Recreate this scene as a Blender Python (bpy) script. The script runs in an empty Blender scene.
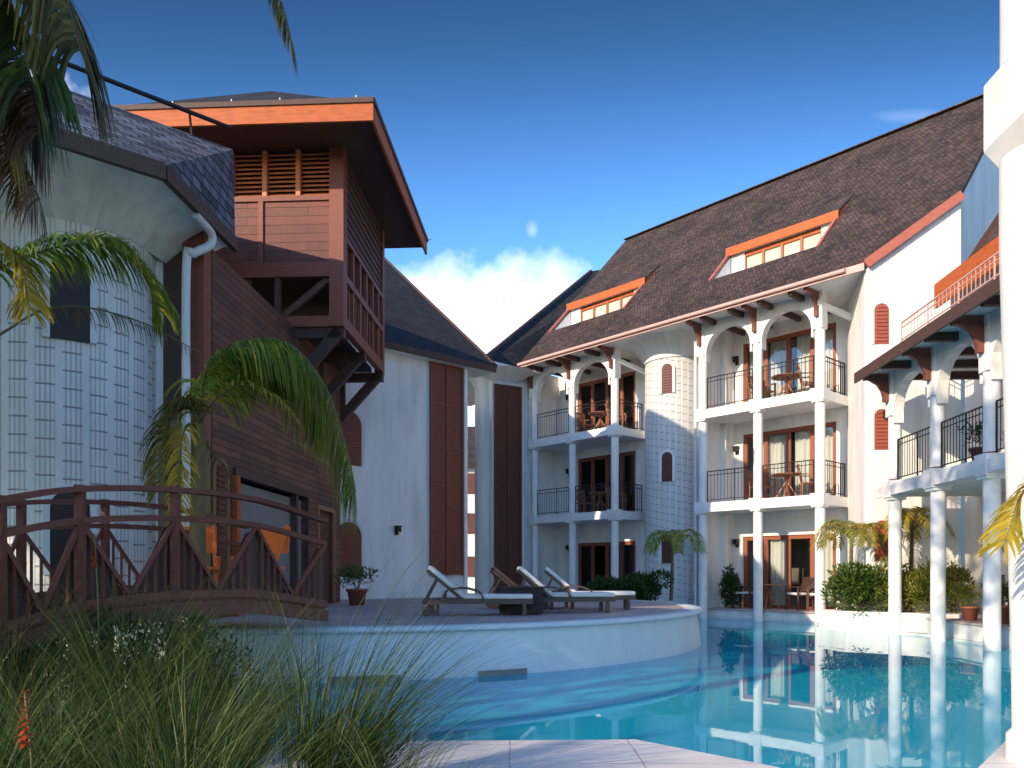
import bpy, bmesh, math, random
from mathutils import Vector as V
R = math.radians
S = bpy.context.scene
COL = S.collection
rnd = random.Random(7)

# ------------------------------------------------------------------ camera
ZC = 1.36
FP = 800.0; HY = 574.0
cam = bpy.data.cameras.new('camera'); co = bpy.data.objects.new('camera', cam); COL.objects.link(co)
co.location = (0, 0, ZC); co.rotation_euler = (R(90), 0, 0)
cam.sensor_width = 36; cam.lens = FP / 1024 * 36; cam.shift_y = (HY - 384) / 1024
cam.clip_start = 0.05; cam.clip_end = 4000
S.camera = co

# ------------------------------------------------------------------ sun + sky
SUN_EL = R(21.0)
sx, sy = -0.735, -0.678                      # horizontal direction towards the sun
ln = math.hypot(sx, sy); sx /= ln; sy /= ln
sd = bpy.data.lights.new('sun', 'SUN'); so = bpy.data.objects.new('sun', sd); COL.objects.link(so)
sd.energy = 2.75; sd.angle = R(0.5); sd.color = (1.0, 0.80, 0.58)
to_sun = V((sx * math.cos(SUN_EL), sy * math.cos(SUN_EL), math.sin(SUN_EL)))
so.rotation_euler = to_sun.to_track_quat('Z', 'Y').to_euler(); so.location = to_sun * 60

W = bpy.data.worlds.new('World'); S.world = W; W.use_nodes = True
nt = W.node_tree; N = nt.nodes; Lk = nt.links
for n in list(N): N.remove(n)
def wmath(op, a, b=None, c=None, clamp=False):
    n = N.new('ShaderNodeMath'); n.operation = op; n.use_clamp = clamp
    for i, x in enumerate((a, b, c)):
        if x is None: continue
        if isinstance(x, (int, float)): n.inputs[i].default_value = x
        else: Lk.new(x, n.inputs[i])
    return n.outputs[0]
sky = N.new('ShaderNodeTexSky'); sky.sky_type = 'NISHITA'; sky.sun_disc = False
sky.sun_elevation = SUN_EL; sky.sun_rotation = math.atan2(sx, sy)
sky.air_density = 1.0; sky.dust_density = 0.35; sky.ozone_density = 3.0
out = N.new('ShaderNodeOutputWorld'); bg = N.new('ShaderNodeBackground'); bg.inputs[1].default_value = 0.15
tc = N.new('ShaderNodeTexCoord'); sep = N.new('ShaderNodeSeparateXYZ'); Lk.new(tc.outputs['Generated'], sep.inputs[0])
yy = wmath('MAXIMUM', sep.outputs[1], 0.02)
az = wmath('DIVIDE', sep.outputs[0], yy); el = wmath('DIVIDE', sep.outputs[2], yy)
nz = N.new('ShaderNodeTexNoise'); nz.inputs['Scale'].default_value = 9; nz.inputs['Detail'].default_value = 8; nz.inputs['Roughness'].default_value = 0.58
Lk.new(tc.outputs['Generated'], nz.inputs['Vector'])
front = wmath('GREATER_THAN', sep.outputs[1], 0.05)
def cloud(a0, e0, ra, re, soft, amt, wob):
    dx = wmath('DIVIDE', wmath('SUBTRACT', az, a0), ra); dy = wmath('DIVIDE', wmath('SUBTRACT', el, e0), re)
    d = wmath('SQRT', wmath('ADD', wmath('MULTIPLY', dx, dx), wmath('MULTIPLY', dy, dy)))
    d = wmath('ADD', d, wmath('MULTIPLY', wmath('SUBTRACT', nz.outputs[0], 0.5), wob))
    m = wmath('MULTIPLY', wmath('DIVIDE', wmath('SUBTRACT', 1.0, d), soft, clamp=True), amt)
    return m
cl = cloud(-0.075, 0.275, 0.145, 0.125, 0.55, 0.97, 1.5)
for a in ((0.035, 0.32, 0.10, 0.085, 0.7, 0.88, 1.7), (-0.17, 0.33, 0.05, 0.055, 0.5, 0.8, 2.0), (0.025, 0.430, 0.008, 0.011, 1.2, 0.25, 2.6),
          (0.50, 0.572, 0.07, 0.010, 1.4, 0.12, 2.6), (-0.58, 0.50, 0.16, 0.12, 0.5, 0.85, 2.0), (0.10, 0.18, 0.5, 0.09, 0.8, 0.6, 1.0)):
    cl = wmath('MAXIMUM', cl, cloud(*a))
cl = wmath('MULTIPLY', cl, front, clamp=True)
mx = N.new('ShaderNodeMixRGB'); Lk.new(cl, mx.inputs[0]); hs_ = N.new('ShaderNodeHueSaturation'); hs_.inputs['Saturation'].default_value = 1.24; hs_.inputs['Hue'].default_value = 0.507; Lk.new(sky.outputs[0], hs_.inputs['Color']); 
gr = N.new('ShaderNodeMapRange'); gr.interpolation_type = 'SMOOTHSTEP'; Lk.new(el, gr.inputs[0]); gr.inputs[1].default_value = 0.25; gr.inputs[2].default_value = 0.76; gr.inputs[3].default_value = 1.28; gr.inputs[4].default_value = 0.36
fy = N.new('ShaderNodeMapRange'); Lk.new(sep.outputs[1], fy.inputs[0]); fy.inputs[1].default_value = 0.1; fy.inputs[2].default_value = 0.5
gm = N.new('ShaderNodeMix'); Lk.new(fy.outputs[0], gm.inputs[0]); gm.inputs[2].default_value = 1.0; Lk.new(gr.outputs[0], gm.inputs[3])
gs = N.new('ShaderNodeVectorMath'); gs.operation = 'SCALE'; Lk.new(hs_.outputs[0], gs.inputs[0]); Lk.new(gm.outputs[0], gs.inputs['Scale']); Lk.new(gs.outputs[0], mx.inputs[1])
nz2 = N.new('ShaderNodeTexNoise'); nz2.inputs['Scale'].default_value = 14; nz2.inputs['Detail'].default_value = 5
Lk.new(tc.outputs['Generated'], nz2.inputs['Vector'])
cr = N.new('ShaderNodeMapRange'); Lk.new(nz2.outputs[0], cr.inputs[0])
cr.inputs[1].default_value = 0.35; cr.inputs[2].default_value = 0.65; cr.inputs[3].default_value = 0.82; cr.inputs[4].default_value = 1.08
cv = N.new('ShaderNodeVectorMath'); cv.operation = 'SCALE'; cv.inputs[0].default_value = (5.9, 6.0, 6.2); Lk.new(cr.outputs[0], cv.inputs['Scale'])
Lk.new(cv.outputs[0], mx.inputs[2])
Lk.new(mx.outputs[0], bg.inputs[0]); Lk.new(bg.outputs[0], out.inputs[0])

S.view_settings.view_transform = 'Standard'; S.view_settings.look = 'None'
S.view_settings.exposure = 1.17; S.view_settings.gamma = 1.0
S.render.engine = 'CYCLES'
S.cycles.max_bounces = 8; S.cycles.transparent_max_bounces = 12

# ------------------------------------------------------------------ materials
def newmat(name):
    m = bpy.data.materials.new(name); m.use_nodes = True
    return m, m.node_tree.nodes, m.node_tree.links, m.node_tree.nodes['Principled BSDF']
def nnode(n, typ, **kw):
    x = n.new(typ)
    for k, v in kw.items():
        if k in x.inputs.keys(): x.inputs[k].default_value = v
        else: setattr(x, k, v)
    return x
def ramp(n, l, fac, stops):
    r = n.new('ShaderNodeValToRGB'); l.new(fac, r.inputs[0])
    e = r.color_ramp.elements
    while len(e) < len(stops): e.new(0.5)
    for i, (p, c) in enumerate(stops):
        e[i].position = p; e[i].color = (*c, 1)
    return r.outputs[0]
def mul(c, k): return tuple(x * k for x in c)
def mat_noise(name, c, rough=0.7, amt=0.25, scale=3.0, bump=0.15, bscale=40, metallic=0.0, stretch=(1, 1, 1), c2=None):
    m, n, l, p = newmat(name)
    t = nnode(n, 'ShaderNodeTexCoord'); mp = nnode(n, 'ShaderNodeMapping'); mp.inputs['Scale'].default_value = stretch
    l.new(t.outputs['UV'], mp.inputs[0])
    a = nnode(n, 'ShaderNodeTexNoise', Scale=scale, Detail=7, Roughness=0.62); l.new(mp.outputs[0], a.inputs['Vector'])
    l.new(ramp(n, l, a.outputs[0], [(0.28, mul(c, 1 - amt)), (0.5, c2 or c), (0.75, tuple(min(0.9, x * (1 + amt * 0.5)) for x in c))]), p.inputs['Base Color'])
    b = nnode(n, 'ShaderNodeTexNoise', Scale=bscale, Detail=5); l.new(mp.outputs[0], b.inputs['Vector'])
    bp = nnode(n, 'ShaderNodeBump', Strength=bump, Distance=0.02); l.new(b.outputs[0], bp.inputs['Height']); l.new(bp.outputs[0], p.inputs['Normal'])
    p.inputs['Roughness'].default_value = rough; p.inputs['Metallic'].default_value = metallic
    return m
def mat_brick(name, c1, c2, mortar, bw, bh, msize=0.006, rough=0.75, bump=0.5, mott=0.35, off=0.5):
    m, n, l, p = newmat(name)
    t = nnode(n, 'ShaderNodeTexCoord')
    wob = nnode(n, 'ShaderNodeTexNoise', Scale=1.7, Detail=2); l.new(t.outputs['UV'], wob.inputs['Vector'])
    ad = nnode(n, 'ShaderNodeVectorMath', operation='MULTIPLY_ADD'); l.new(wob.outputs['Color'], ad.inputs[0])
    ad.inputs[1].default_value = (0.03, 0.03, 0); l.new(t.outputs['UV'], ad.inputs[2])
    b = nnode(n, 'ShaderNodeTexBrick'); l.new(ad.outputs[0], b.inputs['Vector'])
    b.offset = off; b.inputs['Scale'].default_value = 1; b.inputs['Brick Width'].default_value = bw; b.inputs['Row Height'].default_value = bh
    b.inputs['Mortar Size'].default_value = msize; b.inputs['Mortar Smooth'].default_value = 0.3; b.inputs['Bias'].default_value = 0.0
    b.inputs['Color1'].default_value = (*c1, 1); b.inputs['Color2'].default_value = (*c2, 1); b.inputs['Mortar'].default_value = (*mortar, 1)
    a = nnode(n, 'ShaderNodeTexNoise', Scale=0.9, Detail=9, Roughness=0.7); l.new(t.outputs['UV'], a.inputs['Vector'])
    mr = nnode(n, 'ShaderNodeMapRange'); l.new(a.outputs[0], mr.inputs[0]); mr.inputs[1].default_value = 0.3; mr.inputs[2].default_value = 0.7
    mr.inputs[3].default_value = 1 - mott; mr.inputs[4].default_value = 1 + mott
    sc = nnode(n, 'ShaderNodeVectorMath', operation='SCALE'); l.new(b.outputs['Color'], sc.inputs[0]); l.new(mr.outputs[0], sc.inputs['Scale'])
    l.new(sc.outputs[0], p.inputs['Base Color']); p.inputs['Roughness'].default_value = rough
    # overlapping courses: saw-tooth height with the course, plus the joints
    sp = nnode(n, 'ShaderNodeSeparateXYZ'); l.new(ad.outputs[0], sp.inputs[0])
    dv = nnode(n, 'ShaderNodeMath', operation='DIVIDE'); l.new(sp.outputs[1], dv.inputs[0]); dv.inputs[1].default_value = bh
    fr = nnode(n, 'ShaderNodeMath', operation='FRACT'); l.new(dv.outputs[0], fr.inputs[0])
    om = nnode(n, 'ShaderNodeMath', operation='MULTIPLY_ADD'); l.new(fr.outputs[0], om.inputs[0]); om.inputs[1].default_value = -0.6; 
    iv = nnode(n, 'ShaderNodeMath', operation='SUBTRACT'); iv.inputs[0].default_value = 1; l.new(b.outputs['Fac'], iv.inputs[1]); l.new(iv.outputs[0], om.inputs[2])
    f2 = nnode(n, 'ShaderNodeTexNoise', Scale=30, Detail=3); l.new(t.outputs['UV'], f2.inputs['Vector'])
    o2 = nnode(n, 'ShaderNodeMath', operation='MULTIPLY_ADD'); l.new(f2.outputs[0], o2.inputs[0]); o2.inputs[1].default_value = 0.5; l.new(om.outputs[0], o2.inputs[2])
    bp = nnode(n, 'ShaderNodeBump', Strength=bump, Distance=0.03); l.new(o2.outputs[0], bp.inputs['Height']); l.new(bp.outputs[0], p.inputs['Normal'])
    return m
def mat_leaf(name, c, var=0.45, trans=0.35, c2=None):
    m, n, l, p = newmat(name)
    g = nnode(n, 'ShaderNodeNewGeometry')
    c2 = c2 or (c[0] * 1.7, c[1] * 1.35, c[2] * 0.8)
    col = ramp(n, l, g.outputs['Random Per Island'], [(0.0, mul(c, 1 - var)), (0.55, c), (1.0, c2)])
    l.new(col, p.inputs['Base Color']); p.inputs['Roughness'].default_value = 0.5; p.inputs['Specular IOR Level'].default_value = 0.3
    tr = nnode(n, 'ShaderNodeBsdfTranslucent'); l.new(col, tr.inputs[0])
    ms = nnode(n, 'ShaderNodeMixShader'); ms.inputs[0].default_value = trans
    l.new(p.outputs[0], ms.inputs[1]); l.new(tr.outputs[0], ms.inputs[2]); l.new(ms.outputs[0], n['Material Output'].inputs[0])
    return m
def mat_claustra(name, lc=0.27):
    """white masonry of narrow slit blocks: plain upright ribs, thin upright slits and level joints between them"""
    m, n, l, p = newmat(name)
    t = nnode(n, 'ShaderNodeTexCoord'); sp = nnode(n, 'ShaderNodeSeparateXYZ'); l.new(t.outputs['UV'], sp.inputs[0])
    def mt(op, a, b=None, clamp=False):
        x = nnode(n, 'ShaderNodeMath', operation=op); x.use_clamp = clamp
        for i, k in enumerate((a, b)):
            if k is None: continue
            if isinstance(k, (int, float)): x.inputs[i].default_value = k
            else: l.new(k, x.inputs[i])
        return x.outputs[0]
    u, v = sp.outputs[0], sp.outputs[1]
    pu = mt('FRACT', mt('DIVIDE', u, 0.315))                      # one strip + one rib
    instrip = mt('LESS_THAN', pu, 0.74)
    slit = mt('LESS_THAN', mt('ABSOLUTE', mt('SUBTRACT', mt('FRACT', mt('DIVIDE', u, 0.0583)), 0.5)), 0.17)
    idx = mt('FLOOR', mt('DIVIDE', u, 0.315))
    joint = mt('LESS_THAN', mt('FRACT', mt('ADD', mt('DIVIDE', v, 0.235), mt('MULTIPLY', idx, 0.17))), 0.10)
    nz = nnode(n, 'ShaderNodeTexNoise', Scale=5, Detail=6); l.new(t.outputs['UV'], nz.inputs['Vector'])
    keep = mt('GREATER_THAN', nz.outputs[0], 0.40)
    line = mt('MAXIMUM', mt('MULTIPLY', slit, 0.55), joint)
    joint_top = mt('LESS_THAN', v, 5.75)
    line = mt('MAXIMUM', mt('MULTIPLY', slit, 0.55), mt('MULTIPLY', joint, joint_top)) if lc < .3 else line
    line = mt('MULTIPLY', mt('MULTIPLY', line, instrip), mt('ADD', mt('MULTIPLY', keep, 0.25), 0.75))
    st = nnode(n, 'ShaderNodeTexNoise', Scale=1.6, Detail=8, Roughness=0.65)
    mp = nnode(n, 'ShaderNodeMapping'); mp.inputs['Scale'].default_value = (3, 0.5, 1); l.new(t.outputs['UV'], mp.inputs[0]); l.new(mp.outputs[0], st.inputs['Vector'])
    base = ramp(n, l, st.outputs[0], [(0.3, (0.60, 0.60, 0.57)), (0.6, (0.74, 0.74, 0.72))])
    mx = nnode(n, 'ShaderNodeMixRGB'); l.new(line, mx.inputs[0]); l.new(base, mx.inputs[1]); mx.inputs[2].default_value = (lc, lc, lc * .98, 1)
    l.new(mx.outputs[0], p.inputs['Base Color']); p.inputs['Roughness'].default_value = 0.8
    bp = nnode(n, 'ShaderNodeBump', Strength=0.6, Distance=0.02); l.new(mt('SUBTRACT', 1.0, line), bp.inputs['Height']); l.new(bp.outputs[0], p.inputs['Normal'])
    return m
def mat_water(name):
    m, n, l, p = newmat(name); n.remove(p)
    t = nnode(n, 'ShaderNodeTexCoord')
    mp = nnode(n, 'ShaderNodeMapping'); mp.inputs['Scale'].default_value = (1, 1, 1); l.new(t.outputs['Object'], mp.inputs[0])
    a = nnode(n, 'ShaderNodeTexNoise', Scale=0.9, Detail=2, Roughness=0.4); l.new(mp.outputs[0], a.inputs['Vector'])
    b = nnode(n, 'ShaderNodeTexNoise', Scale=4.0, Detail=2, Roughness=0.5); l.new(mp.outputs[0], b.inputs['Vector'])
    o = nnode(n, 'ShaderNodeMath', operation='MULTIPLY_ADD'); l.new(b.outputs[0], o.inputs[0]); o.inputs[1].default_value = 0.12; l.new(a.outputs[0], o.inputs[2])
    bp = nnode(n, 'ShaderNodeBump', Strength=0.02, Distance=0.05); l.new(o.outputs[0], bp.inputs['Height'])
    f = nnode(n, 'ShaderNodeFresnel', IOR=1.34); l.new(bp.outputs[0], f.inputs['Normal'])
    g = nnode(n, 'ShaderNodeBsdfGlossy', Roughness=0.015); g.inputs[0].default_value = (0.95, 0.98, 1, 1); l.new(bp.outputs[0], g.inputs['Normal'])
    tr = nnode(n, 'ShaderNodeBsdfTransparent'); tr.inputs[0].default_value = (0.62, 0.95, 0.99, 1)
    df = nnode(n, 'ShaderNodeBsdfDiffuse'); df.inputs[0].default_value = (0.018, 0.58, 0.75, 1)
    mb_ = nnode(n, 'ShaderNodeMixShader'); mb_.inputs[0].default_value = 0.64; l.new(tr.outputs[0], mb_.inputs[1]); l.new(df.outputs[0], mb_.inputs[2])
    fm = nnode(n, 'ShaderNodeMath', operation='MULTIPLY'); l.new(f.outputs[0], fm.inputs[0]); fm.inputs[1].default_value = 0.95
    ms = nnode(n, 'ShaderNodeMixShader'); l.new(fm.outputs[0], ms.inputs[0]); l.new(mb_.outputs[0], ms.inputs[1]); l.new(g.outputs[0], ms.inputs[2])
    l.new(ms.outputs[0], n['Material Output'].inputs[0])
    return m
def mat_glass(name, tint=(0.9, 0.92, 0.92)):
    m, n, l, p = newmat(name); n.remove(p)
    f = nnode(n, 'ShaderNodeFresnel', IOR=1.6)
    g = nnode(n, 'ShaderNodeBsdfGlossy', Roughness=0.02)
    tr = nnode(n, 'ShaderNodeBsdfTransparent'); tr.inputs[0].default_value = (*tint, 1)
    ms = nnode(n, 'ShaderNodeMixShader'); l.new(f.outputs[0], ms.inputs[0]); l.new(tr.outputs[0], ms.inputs[1]); l.new(g.outputs[0], ms.inputs[2])
    l.new(ms.outputs[0], n['Material Output'].inputs[0])
    return m

MAT = dict(
    plaster=mat_noise('white_plaster', (0.76, 0.75, 0.72), 0.85, 0.25, 1.3, 0.4, 38, stretch=(1.6, .3, 1)),
    column=mat_noise('white_paint', (0.77, 0.77, 0.75), 0.65, 0.16, 2.4, 0.1, 60),
    claustra=mat_claustra('white_slit_block'), claustra2=mat_claustra('pale_slit_block', 0.31),
    shingle=mat_brick('brown_shingle', (0.105, 0.062, 0.047), (0.030, 0.020, 0.017), (0.010, 0.008, 0.007), 0.115, 0.10, 0.008, 0.88, 1.0, 0.6),
    slate=mat_brick('dark_shingle', (0.034, 0.031, 0.031), (0.008, 0.008, 0.009), (0.005, 0.005, 0.006), 0.19, 0.13, 0.009, 0.75, 0.9, 0.45),
    slate_big=mat_brick('grey_shingle', (0.15, 0.165, 0.20), (0.026, 0.03, 0.038), (0.008, 0.008, 0.01), 0.27, 0.19, 0.018, 0.7, 0.8, 0.45),
    siding=mat_brick('brown_boarding', (0.19, 0.066, 0.038), (0.105, 0.038, 0.024), (0.025, 0.012, 0.009), 1.7, 0.115, 0.006, 0.7, 0.7, 0.35),
    panelwood=mat_brick('red_brown_boards', (0.165, 0.042, 0.026), (0.125, 0.033, 0.022), (0.03, 0.012, 0.009), 2.4, 0.17, 0.005, 0.6, 0.4, 0.25),
    doorwood=mat_noise('door_wood', (0.25, 0.07, 0.034), 0.5, 0.3, 6, 0.15, 30, stretch=(1, 5, 1)),
    redwood=mat_noise('red_brown_wood', (0.20, 0.052, 0.030), 0.55, 0.35, 6, 0.2, 30, stretch=(1, 5, 1)),
    shutter=mat_noise('dark_shutter_wood', (0.115, 0.034, 0.022), 0.6, 0.3, 5, 0.2, 30, stretch=(5, 1, 1)),
    darkwood=mat_noise('dark_wood', (0.075, 0.036, 0.026), 0.65, 0.35, 6, 0.25, 30, stretch=(1, 4, 1)),
    bridgewood=mat_noise('weathered_red_wood', (0.155, 0.040, 0.025), 0.6, 0.4, 5, 0.3, 30, stretch=(1, 4, 1)),
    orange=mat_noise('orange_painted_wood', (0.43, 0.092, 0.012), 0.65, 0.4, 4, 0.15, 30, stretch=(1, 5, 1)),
    fascia=mat_noise('red_fascia_paint', (0.42, 0.13, 0.09), 0.6, 0.25, 4, 0.15, 30, stretch=(1, 5, 1)),
    sunorange=mat_noise('orange_sun_patch', (0.85, 0.19, 0.03), 0.8, 0.15, 6, 0.1, 60), redshutter=mat_noise('red_shutter_paint', (0.34, 0.085, 0.05), 0.6, 0.25, 5, 0.15, 30), palefascia=mat_noise('faded_pink_fascia', (0.56, 0.36, 0.31), 0.6, 0.2, 4, 0.15, 30, stretch=(1, 5, 1)), bracketwood=mat_noise('bracket_wood', (0.16, 0.055, 0.036), 0.6, 0.3, 6, 0.2, 30),  # bright orange of the chair shapes holds the sunlight on railing wood
    teak=mat_noise('teak_wood', (0.30, 0.12, 0.055), 0.55, 0.3, 6, 0.15, 40, stretch=(1, 5, 1)),
    loungewood=mat_noise('grey_brown_wood', (0.085, 0.055, 0.042), 0.6, 0.3, 6, 0.2, 30, stretch=(1, 4, 1)),
    wicker=mat_brick('dark_wicker', (0.075, 0.045, 0.035), (0.045, 0.028, 0.022), (0.012, 0.008, 0.007), 0.05, 0.022, 0.004, 0.6, 0.8, 0.2),
    cushion=mat_noise('pale_cushion', (0.66, 0.66, 0.64), 0.9, 0.08, 6, 0.15, 90),
    metal=mat_noise('black_iron', (0.018, 0.017, 0.018), 0.45, 0.2, 8, 0.05, 60, metallic=0.4),
    gutter=mat_noise('pale_gutter', (0.62, 0.64, 0.64), 0.45, 0.1, 4, 0.05, 60),
    deck=mat_brick('pink_paving', (0.52, 0.41, 0.37), (0.46, 0.36, 0.33), (0.2, 0.15, 0.13), 0.6, 0.3, 0.006, 0.8, 0.3, 0.25),
    poolwall=mat_noise('pool_render', (0.60, 0.67, 0.68), 0.55, 0.14, 1.2, 0.1, 40, stretch=(1, .5, 1)),
    pooltile=mat_brick('blue_mosaic', (0.030, 0.56, 0.74), (0.024, 0.50, 0.70), (0.09, 0.58, 0.72), 0.05, 0.05, 0.003, 0.4, 0.1, 0.12, 0.0),
    coping=mat_brick('pale_stone_coping', (0.80, 0.74, 0.68), (0.72, 0.67, 0.62), (0.42, 0.38, 0.35), 0.9, 0.6, 0.006, 0.75, 0.25, 0.16, 0.0),
    ground=mat_noise('planted_earth', (0.075, 0.06, 0.04), 0.95, 0.4, 1.0, 0.6, 12, c2=(0.05, 0.06, 0.025)),
    olive=mat_noise('ochre_plaster', (0.22, 0.16, 0.07), 0.85, 0.3, 2, 0.2, 30),
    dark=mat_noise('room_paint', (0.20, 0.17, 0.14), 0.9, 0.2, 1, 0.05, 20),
    curtain=mat_noise('pale_curtain', (0.70, 0.70, 0.66), 0.95, 0.08, 3, 0.1, 50),
    terracotta=mat_noise('terracotta', (0.28, 0.085, 0.045), 0.8, 0.25, 4, 0.2, 40),
    glass=mat_glass('window_glass'), water=mat_water('pool_water'),
    darkglass=mat_noise('dark_window', (0.022, 0.013, 0.010), 0.6, 0.3, 2, 0.02, 10),
    tanblind=mat_noise('tan_blind', (0.60, 0.50, 0.38), 0.8, 0.2, 2, 0.05, 30), louvre=mat_noise('orange_brown_louvre', (0.58, 0.18, 0.07), 0.5, 0.25, 6, 0.15, 30, stretch=(1, 5, 1)),
    screen=mat_noise('grey_blind', (0.20, 0.20, 0.19), 0.8, 0.12, 1, 0.05, 30),
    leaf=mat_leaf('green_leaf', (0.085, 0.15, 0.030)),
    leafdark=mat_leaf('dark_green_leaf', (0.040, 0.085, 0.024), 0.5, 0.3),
    leaflime=mat_leaf('lime_leaf', (0.24, 0.27, 0.04), 0.5, 0.4, (0.42, 0.30, 0.06)),
    frond=mat_leaf('green_frond', (0.17, 0.29, 0.035), 0.5, 0.55, (0.50, 0.50, 0.05)),
    frondyellow=mat_leaf('yellow_frond', (0.48, 0.38, 0.04), 0.35, 0.45, (0.62, 0.42, 0.04)),
    frondolive=mat_leaf('olive_frond', (0.15, 0.145, 0.035), 0.5, 0.45, (0.32, 0.25, 0.05)),
    frondbrown=mat_leaf('dry_frond', (0.14, 0.085, 0.045), 0.45, 0.3, (0.24, 0.15, 0.08)),
    grass=mat_leaf('grass_blade', (0.050, 0.098, 0.022), 0.65, 0.3, (0.16, 0.19, 0.05)),
    flower=mat_leaf('red_petal', (0.45, 0.045, 0.02), 0.3, 0.3, (0.6, 0.1, 0.03)),
    bark=mat_noise('bark', (0.12, 0.095, 0.06), 0.9, 0.4, 6, 0.6, 18, stretch=(1, 3, 1)),
    rachis=mat_noise('frond_stem', (0.14, 0.12, 0.04), 0.6, 0.3, 6, 0.1, 30),
)

# ------------------------------------------------------------------ mesh helpers
class MB:
    def __init__(s): s.v = []; s.f = []; s.sm = []; s.uv = {}
    def add(s, vs, fs, smooth=False, uvs=None):
        o = len(s.v); s.v += [V(x) for x in vs]
        for i, f in enumerate(fs):
            if uvs: s.uv[len(s.f)] = uvs[i]
            s.f.append([o + k for k in f]); s.sm.append(smooth)
    def box(s, f, a0, a1, b0, b1, c0, c1):
        p = [f(a, b, c) for c in (c0, c1) for b in (b0, b1) for a in (a0, a1)]
        s.add(p, [(0, 2, 3, 1), (4, 5, 7, 6), (0, 1, 5, 4), (2, 6, 7, 3), (0, 4, 6, 2), (1, 3, 7, 5)])
    def prism(s, poly, ext):
        ext = V(ext); n = len(poly); p = [V(x) for x in poly]
        s.add(p + [q + ext for q in p], [tuple(range(n))[::-1], tuple(range(n, 2 * n))] + [(i, (i + 1) % n, n + (i + 1) % n, n + i) for i in range(n)])
    def bar(s, p, q, w, h=None, up=(0, 0, 1)):
        p = V(p); q = V(q); h = h or w; d = (q - p).normalized(); up = V(up)
        if abs(d.dot(up)) > 0.98: up = V((0, 1, 0))
        x = d.cross(up).normalized(); y = x.cross(d)
        o = [x * (i * w / 2) + y * (j * h / 2) for i, j in ((-1, -1), (1, -1), (1, 1), (-1, 1))]
        s.add([p + k for k in o] + [q + k for k in o], [(3, 2, 1, 0), (4, 5, 6, 7), (0, 1, 5, 4), (1, 2, 6, 5), (2, 3, 7, 6), (3, 0, 4, 7)])
    def tube(s, pts, r, n=8, cap=True):
        pts = [V(p) for p in pts]; rs = r if isinstance(r, (list, tuple)) else [r] * len(pts)
        vs = []; ref = None
        for i, p in enumerate(pts):
            d = (pts[min(i + 1, len(pts) - 1)] - pts[max(i - 1, 0)]).normalized()
            if ref is None: ref = V((1, 0, 0)) if abs(d.z) > 0.7 else V((0, 0, 1))
            x = d.cross(ref).normalized(); y = x.cross(d); ref = y if abs(d.dot(y)) < .5 else ref
            vs += [p + (x * math.cos(2 * math.pi * k / n) + y * math.sin(2 * math.pi * k / n)) * rs[i] for k in range(n)]
        fs = [(i * n + k, i * n + (k + 1) % n, (i + 1) * n + (k + 1) % n, (i + 1) * n + k) for i in range(len(pts) - 1) for k in range(n)]
        s.add(vs, fs, True)
        if cap: s.add(vs[:n], [tuple(range(n))[::-1]]); s.add(vs[-n:], [tuple(range(n))])
    def lathe(s, c, prof, n=32, a0=0, a1=2 * math.pi):
        c = V(c); full = abs(a1 - a0 - 2 * math.pi) < 1e-6; m = n if full else n + 1
        vs = []; 
        for r, z in prof:
            for k in range(m):
                t = a0 + (a1 - a0) * k / n
                vs.append(c + V((r * math.cos(t), r * math.sin(t), z)))
        fs = []; uvs = []
        for i in range(len(prof) - 1):
            for k in range(n):
                k2 = (k + 1) % m
                fs.append((i * m + k, i * m + k2, (i + 1) * m + k2, (i + 1) * m + k))
                rr = max(r for r, z in prof); u0 = rr * (a1 - a0) * k / n; u1 = rr * (a1 - a0) * (k + 1) / n
                dz = math.hypot(prof[i + 1][0] - prof[i][0], prof[i + 1][1] - prof[i][1]); vv = sum(math.hypot(prof[j + 1][0] - prof[j][0], prof[j + 1][1] - prof[j][1]) for j in range(i))
                uvs.append([(u0, vv), (u1, vv), (u1, vv + dz), (u0, vv + dz)])
        s.add(vs, fs, True, uvs)
    def quadleaf(s, p, d, w, nrm):
        d = V(d); x = d.cross(V(nrm))
        if x.length < 1e-6: x = V((1, 0, 0))
        x = x.normalized() * w; p = V(p)
        s.add([p, p + d * .45 + x, p + d, p + d * .45 - x], [(0, 1, 2, 3)])

WP = {}   # world position of each object
def finish(o, label=None, cat=None, group=None, kind=None):
    if label: o['label'] = label
    if cat: o['category'] = cat
    if group: o['group'] = group
    if kind: o['kind'] = kind
    return o
def obj(name, mb, mat, parent=None, recalc=True, **kw):
    me = bpy.data.meshes.new(name)
    lo = V((min(v.x for v in mb.v), min(v.y for v in mb.v), min(v.z for v in mb.v))); hi = V((max(v.x for v in mb.v), max(v.y for v in mb.v), 0))
    c = V(((lo.x + hi.x) / 2, (lo.y + hi.y) / 2, lo.z))
    me.from_pydata([v - c for v in mb.v], [], mb.f); me.update()
    uvl = me.uv_layers.new(name='UVMap')
    for i, p in enumerate(me.polygons):
        p.use_smooth = mb.sm[i]
        if i in mb.uv:
            for k, li in enumerate(p.loop_indices): uvl.data[li].uv = mb.uv[i][k]
        else:
            n = p.normal; u = V((0, 0, 1)).cross(n)
            u = u.normalized() if u.length > 0.05 else V((1, 0, 0)); w = n.cross(u)
            for li in p.loop_indices:
                q = mb.v[me.loops[li].vertex_index]; uvl.data[li].uv = (q.dot(u), q.dot(w))
    if recalc:
        bm = bmesh.new(); bm.from_mesh(me); bmesh.ops.recalc_face_normals(bm, faces=bm.faces); bm.to_mesh(me); bm.free()
    me.materials.append(MAT[mat])
    o = bpy.data.objects.new(name, me); COL.objects.link(o)
    if parent: o.parent = parent; o.location = c - WP[parent]
    else: o.location = c
    WP[o] = c
    return finish(o, **kw)
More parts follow.
